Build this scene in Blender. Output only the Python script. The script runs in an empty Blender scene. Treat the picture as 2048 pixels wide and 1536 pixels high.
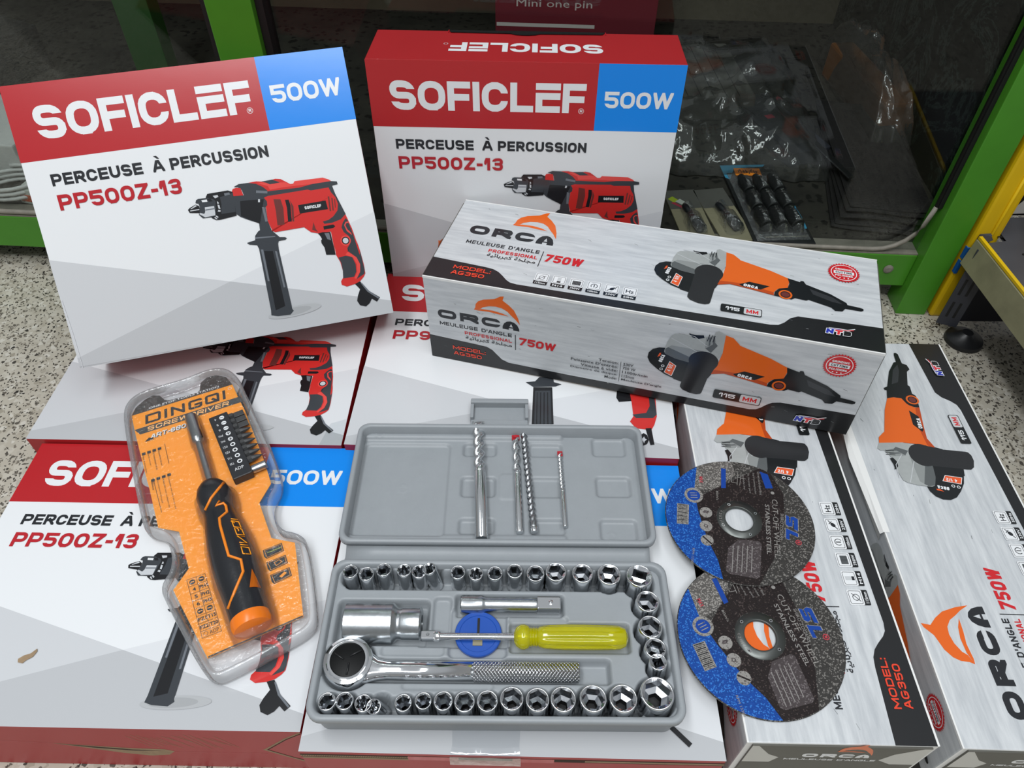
import bpy, bmesh, math, random
from mathutils import Vector, Matrix, noise
R=math.radians; PI=math.pi
random.seed(7)
S=bpy.context.scene; COL=S.collection
# ---------------------------------------------------------------- camera, world, lights, exposure
cam=bpy.data.cameras.new('camera'); co=bpy.data.objects.new('camera',cam); COL.objects.link(co)
cam.sensor_fit='HORIZONTAL'; cam.sensor_width=36.0; cam.lens=36.0*1476.145522/2048.0; cam.clip_start=.01; cam.clip_end=30
co.matrix_world=Matrix(((0.9999614,-0.0087842,-0.0,0),(0.0064373,0.7327976,-0.6804162,0),(0.0059769,0.68039,0.7328259,0.589737),(0,0,0,1)))
S.camera=co
S.view_settings.view_transform='Standard'; S.view_settings.look='None'; S.view_settings.gamma=1; S.view_settings.use_curve_mapping=False
S.view_settings.exposure=-0.1
wd=bpy.data.worlds.new('shop_air'); S.world=wd; wd.use_nodes=True
nt=wd.node_tree; nt.nodes.clear()
wo=nt.nodes.new('ShaderNodeOutputWorld'); bg=nt.nodes.new('ShaderNodeBackground'); tc=nt.nodes.new('ShaderNodeTexCoord')
sx=nt.nodes.new('ShaderNodeSeparateXYZ'); rp=nt.nodes.new('ShaderNodeValToRGB'); mr=nt.nodes.new('ShaderNodeMapRange')
nt.links.new(tc.outputs['Generated'],sx.inputs[0]); nt.links.new(sx.outputs['Z'],mr.inputs['Value'])
mr.inputs['From Min'].default_value=-1; mr.inputs['From Max'].default_value=1
nt.links.new(mr.outputs[0],rp.inputs[0]); nt.links.new(rp.outputs[0],bg.inputs[0]); nt.links.new(bg.outputs[0],wo.inputs[0])
cr=rp.color_ramp
cr.elements[0].position=.45; cr.elements[0].color=(.27,.265,.26,1)
cr.elements[1].position=1.0; cr.elements[1].color=(.80,.83,.86,1)
for p,c in ((.60,(.50,.50,.49,1)),(.74,(.46,.47,.48,1)),(.84,(.70,.73,.76,1))):
    e=cr.elements.new(p); e.color=c
bg.inputs[1].default_value=.60
def lamp(name,loc,size,energy,rot=(0,0,0),col=(.95,.98,1.0)):
    l=bpy.data.lights.new(name,'AREA'); l.shape='RECTANGLE'; l.size,l.size_y=size; l.energy=energy; l.color=col
    o=bpy.data.objects.new(name,l); COL.objects.link(o); o.location=loc; o.rotation_euler=rot; return o
lamp('ceiling_tube_light',(-.6,-.1,2.35),(.3,1.5),24)
lamp('ceiling_tube_light',(.75,-.1,2.35),(.3,1.5),10)
lamp('ceiling_tube_light',(-.1,-.92,2.35),(1.5,.3),29)
# ---------------------------------------------------------------- materials
def hexc(h):
    f=lambda c:c/12.92 if c<=.04045 else ((c+.055)/1.055)**2.4
    return tuple(f(int(h[i:i+2],16)/255) for i in (0,2,4))
MATS={}
def M(name,hx,rough=.35,metal=0,spec=.5,bump=0,bscale=200,var=0,vscale=30,coat=0,ior=None,stretch=None,speck=None,hx2=None,bdist=.001):
    m=bpy.data.materials.new(name); m.use_nodes=True; t=m.node_tree; b=t.nodes['Principled BSDF']
    b.inputs['Base Color'].default_value=(*hexc(hx),1); b.inputs['Roughness'].default_value=rough; b.inputs['Metallic'].default_value=metal
    b.inputs['Specular IOR Level'].default_value=spec; b.inputs['Coat Weight'].default_value=coat; b.inputs['Coat Roughness'].default_value=.12
    if ior: b.inputs['IOR'].default_value=ior
    def coords(sc):
        c=t.nodes.new('ShaderNodeTexCoord'); mp=t.nodes.new('ShaderNodeMapping'); mp.inputs['Scale'].default_value=sc
        t.links.new(c.outputs['Object'],mp.inputs[0]); return mp.outputs[0]
    if var:
        n=t.nodes.new('ShaderNodeTexNoise'); n.inputs['Scale'].default_value=vscale; n.inputs['Detail'].default_value=6; n.inputs['Roughness'].default_value=.65
        t.links.new(coords(stretch or (1,1,1)),n.inputs['Vector'])
        r=t.nodes.new('ShaderNodeValToRGB'); r.color_ramp.elements[0].position=.3; r.color_ramp.elements[1].position=.7
        a=hexc(hx); k=hexc(hx2) if hx2 else tuple(x*(1-var) for x in a)
        r.color_ramp.elements[0].color=(*k,1); r.color_ramp.elements[1].color=(*a,1)
        t.links.new(n.outputs['Fac'],r.inputs[0]); t.links.new(r.outputs[0],b.inputs['Base Color'])
    if speck:
        sc,thr,hs=speck
        vo=t.nodes.new('ShaderNodeTexVoronoi'); vo.inputs['Scale'].default_value=sc; t.links.new(coords((1,1,1)),vo.inputs['Vector'])
        sp=t.nodes.new('ShaderNodeSeparateColor'); t.links.new(vo.outputs['Color'],sp.inputs[0])
        g=t.nodes.new('ShaderNodeMath'); g.operation='GREATER_THAN'; g.inputs[1].default_value=thr; t.links.new(sp.outputs[0],g.inputs[0])
        mx=t.nodes.new('ShaderNodeMix'); mx.data_type='RGBA'; t.links.new(g.outputs[0],mx.inputs['Factor'])
        src=b.inputs['Base Color'].links
        if src: t.links.new(src[0].from_socket,mx.inputs['A'])
        else: mx.inputs['A'].default_value=(*hexc(hx),1)
        mx.inputs['B'].default_value=(*hexc(hs),1); t.links.new(mx.outputs['Result'],b.inputs['Base Color'])
    if bump:
        n=t.nodes.new('ShaderNodeTexNoise'); n.inputs['Scale'].default_value=bscale; n.inputs['Detail'].default_value=4
        t.links.new(coords((1,1,1)),n.inputs['Vector'])
        bu=t.nodes.new('ShaderNodeBump'); bu.inputs['Strength'].default_value=bump; bu.inputs['Distance'].default_value=bdist
        t.links.new(n.outputs['Fac'],bu.inputs['Height']); t.links.new(bu.outputs[0],b.inputs['Normal'])
    MATS[name]=m; return m
PR=dict(rough=.2,bump=.05,bscale=35,spec=.42)
# printed carton board
M('white','E4E6E8',**PR); M('facet_a','D9DBDE',**PR); M('facet_b','C9CBCE',**PR); M('facet_c','B9BBBE',**PR)
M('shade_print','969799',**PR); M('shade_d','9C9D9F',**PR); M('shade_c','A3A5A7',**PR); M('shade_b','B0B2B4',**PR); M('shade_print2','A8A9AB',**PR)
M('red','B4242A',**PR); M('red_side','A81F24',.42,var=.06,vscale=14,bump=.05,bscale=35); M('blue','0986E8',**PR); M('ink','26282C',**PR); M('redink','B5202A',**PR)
M('kraft','A58C6E',.8,var=.25,vscale=120); M('kraft_dark','3A2A20',.9)
M('black','1C1D20',**PR); M('char','3A3E43',**PR); M('dgrey','6E737A',**PR); M('dred','CC2F2C',**PR); M('dredl','E24A44',**PR); M('brown','6B3330',**PR); M('silver','C5C8CC',**PR)
M('orca_board','D3D6D8',.3,spec=.5,bump=.05,bscale=40,var=.2,vscale=22,stretch=(1,9,9),hx2='B3B7BB')
M('orca_edge','E6E6E4',.4,bump=.05,bscale=60); M('band','1E1F21',.26,bump=.05,bscale=40); M('model_red','E0452E',**PR); M('ored','C9242B',**PR)
M('gblack','1B1E20',**PR); M('gknob','2A2B2D',**PR); M('gsil','A9ADAC',var=.15,vscale=90,rough=.3); M('gmid','8C908F',**PR); M('gdk','5B5F60',**PR); M('gdk2','35373A',**PR)
M('ora','E0641F',**PR); M('orad','B9481B',**PR); M('badge','E25B2D',**PR); M('lgrey','C4C7C9',**PR); M('ntb_blue','2B38A8',**PR); M('ntb_red','D3343C',**PR)
M('flap_grey','57564F',.45,bump=.06,bscale=60,var=.1); M('flap_light','C9C8C2',.45,bump=.05,bscale=40)
# metals
M('chrome','E2E4E6',.09,1); M('chrome_in','C9CCD0',.16,1); M('zinc','C6CBCE',.26,1,var=.18,vscale=120,bump=.05,bscale=400)
M('steel','A6A9AC',.3,1,var=.15,vscale=90); M('bright_steel','D5D8DA',.16,1,bump=.05,bscale=300); M('dark_hole','0C0C0D',.5)
M('bit_grey','5A5B5C',.45,.7,var=.2,vscale=200); M('carbide_red','B3202B',.4)
def knurl():
    m=M('knurled','D0D2D4',.2,1); t=m.node_tree; b=t.nodes['Principled BSDF']; c=t.nodes.new('ShaderNodeTexCoord')
    hs=[]
    for a in (R(38),R(-38)):
        mp=t.nodes.new('ShaderNodeMapping'); mp.inputs['Rotation'].default_value=(0,0,a); t.links.new(c.outputs['UV'],mp.inputs[0])
        w=t.nodes.new('ShaderNodeTexWave'); w.bands_direction='X'; w.inputs['Scale'].default_value=175; t.links.new(mp.outputs[0],w.inputs[0]); hs.append(w.outputs['Fac'])
    ad=t.nodes.new('ShaderNodeMath'); ad.operation='MULTIPLY'; t.links.new(hs[0],ad.inputs[0]); t.links.new(hs[1],ad.inputs[1])
    bu=t.nodes.new('ShaderNodeBump'); bu.inputs['Strength'].default_value=1; bu.inputs['Distance'].default_value=.0012; t.links.new(ad.outputs[0],bu.inputs['Height']); t.links.new(bu.outputs[0],b.inputs['Normal'])
knurl()
# plastics
M('case_grey','94999D',.42,bump=.08,bscale=600,var=.06,vscale=60); M('rubber_black','17181A',.4); M('pad_black','08090A',.5,spec=.25)
M('grip_black','202226',.3,bump=.1,bscale=500); M('orange','F0861E',.3); M('card_orange','FA9F14',.32); M('card_dark','4A4643',.4,speck=(520,.5,'37332F')); M('card_light','FFC47A',.35); M('card_band','3A3E41',.35)
M('cap_orange','F07B1A',.28); M('blue_plastic','1E4FA8',.32); M('holder_black','24262A',.4)
DS=dict(spec=.25)
M('disc_grey','3B3937',.55,var=.25,vscale=260,speck=(1300,.8,'76736F'),bump=.35,bscale=900,**DS); M('disc_blue','0A469C',.5,var=.25,vscale=260,speck=(1300,.82,'2F74C4'),bump=.35,bscale=900,**DS)
M('disc_maroon','221A1A',.55,var=.35,vscale=260,speck=(1300,.9,'453B39'),bump=.3,bscale=900,**DS); M('disc_box','443D3E',.55,speck=(1300,.8,'6A6364'),bump=.3,bscale=900,**DS); M('disc_print','8F8C88',.5,speck=(1300,.75,'5E5A57'),**DS); M('disc_hub','5C5F5D',.35,.85); M('disc_txt','8C8986',.5,**DS); M('disc_lblue','123F94',.45,**DS)
M('disc_silver','5C5956',.5,speck=(1300,.7,'95918C'),var=.2,vscale=200,spec=.25); M('disc_red','B23340',.5)
# shop
M('green','458A22',.38,bump=.04,bscale=30,var=.12,vscale=18); M('dark_green','1B4A16',.45); M('gasket','0C0D0E',.6); M('sill','8A857A',.6,var=.35,vscale=60)
M('cab_dark','1C1C1B',.7,var=.4,vscale=9,hx2='0E1110'); M('cab_floor','3A3832',.7,var=.4,vscale=14,hx2='232220',speck=(160,.88,'1A1917'),spec=.2); M('cab_back','625C4D',.8,var=.35,vscale=7,spec=.2)
def marble():
    m=M('marble','0F1513',.5,spec=.2); t=m.node_tree; b=t.nodes['Principled BSDF']; c=t.nodes.new('ShaderNodeTexCoord')
    n=t.nodes.new('ShaderNodeTexNoise'); n.inputs['Scale'].default_value=9; n.inputs['Detail'].default_value=12; n.inputs['Roughness'].default_value=.75; n.inputs['Distortion'].default_value=1.5
    t.links.new(c.outputs['Object'],n.inputs['Vector']); r=t.nodes.new('ShaderNodeValToRGB'); e=r.color_ramp.elements
    e[0].position=.47; e[0].color=(.003,.005,.0045,1); e[1].position=.53; e[1].color=(.003,.005,.0045,1); x=e.new(.5); x.color=(.035,.05,.045,1)
    t.links.new(n.outputs['Fac'],r.inputs[0]); t.links.new(r.outputs[0],b.inputs['Base Color'])
marble()
M('yellow','E0B90F',.42,bump=.05,bscale=60,var=.1,vscale=20); M('navy_metal','33353D',.4,var=.15,vscale=20); M('shelf_grey','4A4B50',.45,var=.15,vscale=25); M('dark_kick','1E1F26',.5)
M('rail_beige','8F8C6E',.5,var=.3,vscale=30); M('blue_tape','1D5FA8',.35); M('pack_amber','E09A22',.4,var=.3,vscale=80,hx2='F0C040'); M('paper_white','C8C9C6',.6,var=.15,vscale=20); M('grey_card','5B5A55',.6,var=.2,vscale=20)
M('mini_maroon','6E1F2C',.5); M('mini_text','C9C2BE',.5); M('cream','8F886F',.6); M('tag_orange','F08A1C',.5); M('sky_card','3E93B8',.45); M('pack_black','17191A',.5); M('lime','9DB02A',.5); M('pink','A83248',.5); M('pale','B8BCB4',.5); M('sandpaper','120F0F',.8,bump=.3,bscale=900); M('amber_bag','6B3F16',.4)
def clear(name,tint,fac,rough,bump=0,bscale=40,haze=None):
    m=bpy.data.materials.new(name); m.use_nodes=True; t=m.node_tree; t.nodes.clear()
    o=t.nodes.new('ShaderNodeOutputMaterial'); a=t.nodes.new('ShaderNodeBsdfTransparent'); g=t.nodes.new('ShaderNodeBsdfGlossy'); mx=t.nodes.new('ShaderNodeMixShader')
    a.inputs[0].default_value=(*tint,1); g.inputs['Roughness'].default_value=rough
    lw=t.nodes.new('ShaderNodeLayerWeight'); lw.inputs['Blend'].default_value=.35; mm=t.nodes.new('ShaderNodeMath'); mm.operation='MULTIPLY_ADD'; mm.inputs[1].default_value=fac[1]; mm.inputs[2].default_value=fac[0]
    t.links.new(lw.outputs['Fresnel'],mm.inputs[0]); t.links.new(mm.outputs[0],mx.inputs[0])
    base=a.outputs[0]
    if haze:
        d=t.nodes.new('ShaderNodeBsdfDiffuse'); d.inputs[0].default_value=(*haze[0],1); h=t.nodes.new('ShaderNodeMixShader'); h.inputs[0].default_value=haze[1]
        t.links.new(a.outputs[0],h.inputs[1]); t.links.new(d.outputs[0],h.inputs[2]); base=h.outputs[0]
    t.links.new(base,mx.inputs[1]); t.links.new(g.outputs[0],mx.inputs[2]); t.links.new(mx.outputs[0],o.inputs[0])
    if bump:
        c=t.nodes.new('ShaderNodeTexCoord'); n=t.nodes.new('ShaderNodeTexNoise'); n.inputs['Scale'].default_value=bscale; n.inputs['Detail'].default_value=3; t.links.new(c.outputs['Object'],n.inputs['Vector'])
        b=t.nodes.new('ShaderNodeBump'); b.inputs['Strength'].default_value=bump; b.inputs['Distance'].default_value=.003; t.links.new(n.outputs['Fac'],b.inputs['Height']); t.links.new(b.outputs[0],g.inputs['Normal'])
    MATS[name]=m
clear('glass',(.90,.92,.91),(.012,.12),.0)
clear('blister',(.97,.975,.98),(.04,.6),.05,.7,240,((.75,.77,.79),.04))
clear('blister_edge',(.93,.94,.95),(.05,.7),.08,.3,220,((.75,.77,.79),.2))
clear('tape',(.95,.96,.97),(.06,.5),.1,.3,60)
clear('poly_bag',(.90,.90,.88),(.03,.9),.08,1.0,45,((.5,.5,.48),.06))
clear('yellow_clear',(.86,.84,.06),(.05,.6),.05)
m=M('amber_plastic','E0DA06',.05); b=m.node_tree.nodes['Principled BSDF']; b.inputs['Transmission Weight'].default_value=.55; b.inputs['IOR'].default_value=1.45; b.inputs['Coat Weight'].default_value=.5
def terrazzo():
    m=M('terrazzo','B8AF9C',.32); t=m.node_tree; b=t.nodes['Principled BSDF']; c=t.nodes.new('ShaderNodeTexCoord')
    nz=t.nodes.new('ShaderNodeTexNoise'); nz.inputs['Scale'].default_value=240; t.links.new(c.outputs['Object'],nz.inputs['Vector'])
    def chips(sc,rnd):
        mixv=t.nodes.new('ShaderNodeVectorMath'); mixv.operation='MULTIPLY_ADD'; mixv.inputs[1].default_value=(.006,.006,.0); t.links.new(nz.outputs['Color'],mixv.inputs[0]); t.links.new(c.outputs['Object'],mixv.inputs[2])
        v=t.nodes.new('ShaderNodeTexVoronoi'); v.inputs['Scale'].default_value=sc; v.inputs['Randomness'].default_value=rnd; t.links.new(mixv.outputs[0],v.inputs['Vector']); return v
    cur=None
    def layer(prev,sc,thr,size,cols):
        v=chips(sc,1); s=t.nodes.new('ShaderNodeSeparateColor'); t.links.new(v.outputs['Color'],s.inputs[0])
        g=t.nodes.new('ShaderNodeMath'); g.operation='GREATER_THAN'; g.inputs[1].default_value=thr; t.links.new(s.outputs[0],g.inputs[0])
        d=t.nodes.new('ShaderNodeMath'); d.operation='LESS_THAN'; d.inputs[1].default_value=size; t.links.new(v.outputs['Distance'],d.inputs[0])
        k=t.nodes.new('ShaderNodeMath'); k.operation='MULTIPLY'; t.links.new(g.outputs[0],k.inputs[0]); t.links.new(d.outputs[0],k.inputs[1])
        r=t.nodes.new('ShaderNodeValToRGB'); e=r.color_ramp.elements; e[0].color=(*hexc(cols[0]),1); e[1].color=(*hexc(cols[1]),1); t.links.new(s.outputs[1],r.inputs[0])
        mx=t.nodes.new('ShaderNodeMix'); mx.data_type='RGBA'; t.links.new(k.outputs[0],mx.inputs['Factor'])
        if prev is None: mx.inputs['A'].default_value=(*hexc('B9B3A5'),1)
        else: t.links.new(prev,mx.inputs['A'])
        t.links.new(r.outputs[0],mx.inputs['B']); return mx.outputs['Result']
    o=layer(None,95,.3,.6,('C6C1B4','AAA394')); o=layer(o,170,.5,.55,('CFCBC0','9F9889')); o=layer(o,250,.76,.46,('2E2C2A','857E72')); o=layer(o,430,.70,.45,('1E1D1C','6A645A'))
    t.links.new(o,b.inputs['Base Color'])
terrazzo()
# ---------------------------------------------------------------- mesh helpers
def tag(o,label=None,cat=None,group=None,kind=None):
    if label: o['label']=label
    if cat: o['category']=cat
    if group: o['group']=group
    if kind: o['kind']=kind
    return o
def thing(name,label,cat,mat=None,group=None):
    o=bpy.data.objects.new(name,None); COL.objects.link(o); o.empty_display_size=.02
    if mat is not None: o.matrix_world=mat
    return tag(o,label,cat,group)
class MB:
    def __init__(s): s.v=[]; s.f=[]; s.m=[]; s.names=[]; s.sm=[]; s.uv={}
    def mi(s,n):
        if n not in s.names: s.names.append(n)
        return s.names.index(n)
    def add(s,vs,fs,mat,smooth=False,T=None):
        k=len(s.v); i=s.mi(mat)
        s.v+= [tuple(T@Vector(p)) for p in vs] if T else [tuple(p) for p in vs]
        for f in fs: s.f.append(tuple(a+k for a in f)); s.m.append(i); s.sm.append(smooth)
        return s
    def box(s,x0,x1,y0,y1,z0,z1,mat,b=0,T=None,mats=None):
        bm=bmesh.new(); bmesh.ops.create_cube(bm,size=1)
        for v in bm.verts: v.co=Vector(((x0+x1)/2+v.co.x*(x1-x0),(y0+y1)/2+v.co.y*(y1-y0),(z0+z1)/2+v.co.z*(z1-z0)))
        if b: bmesh.ops.bevel(bm,geom=bm.edges[:],offset=b,segments=2,profile=.6,affect='EDGES')
        bm.normal_update(); bm.verts.index_update()
        vs=[v.co.copy() for v in bm.verts]; g={}
        for f in bm.faces:
            mm=mat
            if mats:
                n=f.normal; a=max(range(3),key=lambda i:abs(n[i])); key=('-' if n[a]<0 else '+')+'xyz'[a]
                mm=mats.get(key,mat)
            g.setdefault(mm,[]).append(tuple(v.index for v in f.verts))
        bm.free(); k=len(s.v)
        s.v+=[tuple(T@p) if T else tuple(p) for p in vs]
        for mm,fs in g.items():
            i=s.mi(mm)
            for f in fs: s.f.append(tuple(a+k for a in f)); s.m.append(i); s.sm.append(False)
        return s
    def lathe(s,prof,mat,n=32,T=None,smooth=True,cap=True,flute=None):
        """prof [(r,z)] about local z ; flute(ang,z)->radius factor"""
        vs=[];fs=[]; rows=[]
        def row(r,z):
            k0=len(vs)
            for j in range(n):
                a=2*PI*j/n; k=flute(a,z) if flute else 1
                vs.append((r*k*math.cos(a),r*k*math.sin(a),z))
            return k0
        prev=row(*prof[0]); first=prev; last=prev
        for i in range(1,len(prof)):
            cur=row(*prof[i])
            for j in range(n): fs.append((prev+j,prev+(j+1)%n,cur+(j+1)%n,cur+j))
            last=cur; prev=cur
            if i<len(prof)-1:
                d1=Vector(prof[i])-Vector(prof[i-1]); d2=Vector(prof[i+1])-Vector(prof[i])
                if d1.length>1e-9 and d2.length>1e-9 and d1.angle(d2)>.6: prev=row(*prof[i])
        if cap:
            c0=row(*prof[0]); c1=row(*prof[-1]); fs.append(tuple(range(c0+n-1,c0-1,-1))); fs.append(tuple(range(c1,c1+n)))
        return s.add(vs,fs,mat,smooth,T)
    def prism(s,pts,z0,z1,mat,T=None,side=None,smooth=False):
        n=len(pts); vs=[(x,y,z0) for x,y in pts]+[(x,y,z1) for x,y in pts]
        s.add(vs,[tuple(range(n-1,-1,-1)),tuple(range(n,2*n))],mat,False,T)
        s.add(vs,[(i,(i+1)%n,(i+1)%n+n,i+n) for i in range(n)],side or mat,smooth,T); return s
    def loops(s,loops,mat,cap0=True,cap1=True,T=None,smooth=False,closed=True):
        n=len(loops[0]); vs=[p for l in loops for p in l]; fs=[]
        for i in range(len(loops)-1):
            for j in range(n if closed else n-1):
                fs.append((i*n+j,i*n+(j+1)%n,(i+1)*n+(j+1)%n,(i+1)*n+j))
        if cap0: fs.append(tuple(range(n-1,-1,-1)))
        if cap1: fs.append(tuple(range((len(loops)-1)*n,len(loops)*n)))
        return s.add(vs,fs,mat,smooth,T)
    def tube(s,pts,r,mat,n=10,T=None):
        ls=[];pts=[Vector(p) for p in pts]; up=Vector((0,0,1))
        for i,p in enumerate(pts):
            d=(pts[min(i+1,len(pts)-1)]-pts[max(i-1,0)]).normalized()
            a=d.cross(up if abs(d.z)<.9 else Vector((1,0,0))).normalized(); b=a.cross(d); rr=r[i] if isinstance(r,(list,tuple)) else r
            ls.append([p+a*(rr*math.cos(2*PI*j/n))+b*(rr*math.sin(2*PI*j/n)) for j in range(n)])
        return s.loops(ls,mat,T=T,smooth=True)
    def build(s,name,parent=None,loc=None,weld=False,label=None,auto=None):
        me=bpy.data.meshes.new(name); me.from_pydata(s.v,[],s.f)
        for n in s.names: me.materials.append(MATS[n])
        me.polygons.foreach_set('material_index',s.m); me.polygons.foreach_set('use_smooth',s.sm); me.update()
        o=bpy.data.objects.new(name,me); COL.objects.link(o)
        if parent is not None: o.parent=parent
        if loc is not None: o.location=loc
        if label: o['label']=label
        return o
def onaxis(p,d,roll=0):
    """matrix taking local z to direction d at p"""
    d=Vector(d).normalized(); q=d.to_track_quat('Z','Y'); return Matrix.Translation(Vector(p))@q.to_matrix().to_4x4()@Matrix.Rotation(roll,4,'Z')
def rrect(x0,x1,y0,y1,r,n=6):
    out=[]
    for cx,cy,a0 in ((x1-r,y1-r,0),(x0+r,y1-r,90),(x0+r,y0+r,180),(x1-r,y0+r,270)):
        for i in range(n+1):
            a=R(a0+90*i/n); out.append((cx+r*math.cos(a),cy+r*math.sin(a)))
    return out
def circ(cx,cy,rx,ry=None,n=32,rot=0,a0=0,a1=360):
    ry=rx if ry is None else ry; out=[]
    m=n if a1-a0>=360 else n+1
    for i in range(m):
        a=R(a0+(a1-a0)*i/n); x=rx*math.cos(a); y=ry*math.sin(a); c,s_=math.cos(R(rot)),math.sin(R(rot)); out.append((cx+x*c-y*s_,cy+x*s_+y*c))
    return out
def chaikin(p,k=2):
    for _ in range(k):
        q=[]
        for i in range(len(p)):
            a=p[i];b=p[(i+1)%len(p)]; q.append((a[0]*.75+b[0]*.25,a[1]*.75+b[1]*.25)); q.append((a[0]*.25+b[0]*.75,a[1]*.25+b[1]*.75))
        p=q
    return p
def area(p): return sum(p[i-1][0]*p[i][1]-p[i][0]*p[i-1][1] for i in range(len(p)))/2
def inset(p,d):
    """move a ccw outline inward by d"""
    if area(p)<0: p=p[::-1]
    out=[];n=len(p)
    for i in range(n):
        a=Vector(p[i-1]);b=Vector(p[i]);c=Vector(p[(i+1)%n]); e=(b-a);f=(c-b)
        if e.length<1e-9: e=f
        if f.length<1e-9: f=e
        e.normalize();f.normalize(); n1=Vector((-e.y,e.x));n2=Vector((-f.y,f.x)); m=n1+n2
        k=max(1+n1.dot(n2),.3); out.append((b.x+m.x*d/k,b.y+m.y*d/k))
    return out
# ---------------------------------------------------------------- printing on a flat face
EPS=.00011
GL={'A':(1,"0,0 .4,1 .6,1 1,0|.2,.3 .8,.3"),'B':(1,"0,0 0,1 .94,1* .94,.53* 0,.53|.5,.53 1,.53* 1,0* 0,0 0,.3"),'C':(1,"1,.63d 1,1* 0,1* 0,0* 1,0* 1,.37u"),'D':(1,"0,0 0,1 1,1* 1,0* 0,0 0,.3"),
'E':(.9,"1,1 0,1 0,0 1,0|0,.5 .94,.5"),'F':(.88,"1,1 0,1 0,0|0,.46 .92,.46"),'G':(1,"1,.74d 1,1* 0,1* 0,0* 1,0* 1,.42 .55,.42"),'H':(1,"0,0 0,1|1,0 1,1|0,.5 1,.5"),'I':(0,".5,0 .5,1"),
'J':(.8,"1,1 1,0* 0,0* 0,.3"),'K':(1,"0,0 0,1|0,.5 .2,.5 1,1|.2,.5 1,0"),'L':(.88,"0,1 0,0 1,0"),'M':(1.2,"0,0 0,1 .5,.2 1,1 1,0"),'N':(1,"0,0 0,1 1,0 1,1"),'O':(1.05,".5,0 1,0* 1,1* 0,1* 0,0* .5,0 .6,0"),
'P':(.98,"0,0 0,1 1,1* 1,.4* 0,.4"),'Q':(1.05,".5,0 1,0* 1,1* 0,1* 0,0* .5,0 .6,0|.65,.3 1,-.1"),'R':(1,"0,0 0,1 1,1* 1,.42* 0,.42|.55,.42 1,0"),'S':(.98,"1,.72d 1,1* 0,1* 0,.5* 1,.5* 1,0* 0,0* 0,.28u"),
'T':(.95,"0,1 1,1|.5,1 .5,0"),'U':(1,"0,1 0,0* 1,0* 1,1"),'V':(1,"0,1 .5,0 1,1"),'W':(1.35,"0,1 .24,0 .5,1 .76,0 1,1"),'X':(1,"0,0 1,1|0,1 1,0"),'Y':(1,"0,1 .5,.45 1,1|.5,.5 .5,0"),'Z':(.95,"0,1 1,1 0,0 1,0"),
'0':(.98,".5,0 1,0* 1,1* 0,1* 0,0* .5,0 .6,0"),'1':(.5,"0,.75 .35,1 1,1 1,0"),'2':(.95,"0,.68d 0,1* 1,1* 1,.52* 0,.48* 0,0 1,0"),'3':(.95,"0,.73d 0,1* 1,1* 1,.53* .35,.53|.35,.53 1,.53* 1,0* 0,0* 0,.27u"),'4':(1,".75,0 .75,1 0,.28 1,.28"),
'5':(.95,"1,1 0,1 0,.58 1,.58* 1,0* 0,0* 0,.28u"),'6':(.97,"1,.7d 1,1* 0,1* 0,0* 1,0* 1,.56* 0,.56"),'7':(.95,"0,1 1,1 .3,0"),'8':(.97,".5,.53 1,.53* 1,1* 0,1* 0,.53* .5,.53|.5,.53 1,.53* 1,0* 0,0* 0,.53* .5,.53"),'9':(.97,"1,.44 0,.44* 0,1* 1,1* 1,0* 0,0* 0,.28u"),
'-':(.5,"0,.42 1,.42"),' ':(.55,""),'.':(0,".5,0 .5,.12"),':':(0,".5,.0 .5,.02|.5,.66 .5,.68"),"'":(0,".5,.7 .5,1"),'/':(.7,"0,0 1,1"),
'`':(.9,"1,1.02 0,1.02 0,.8")}
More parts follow.
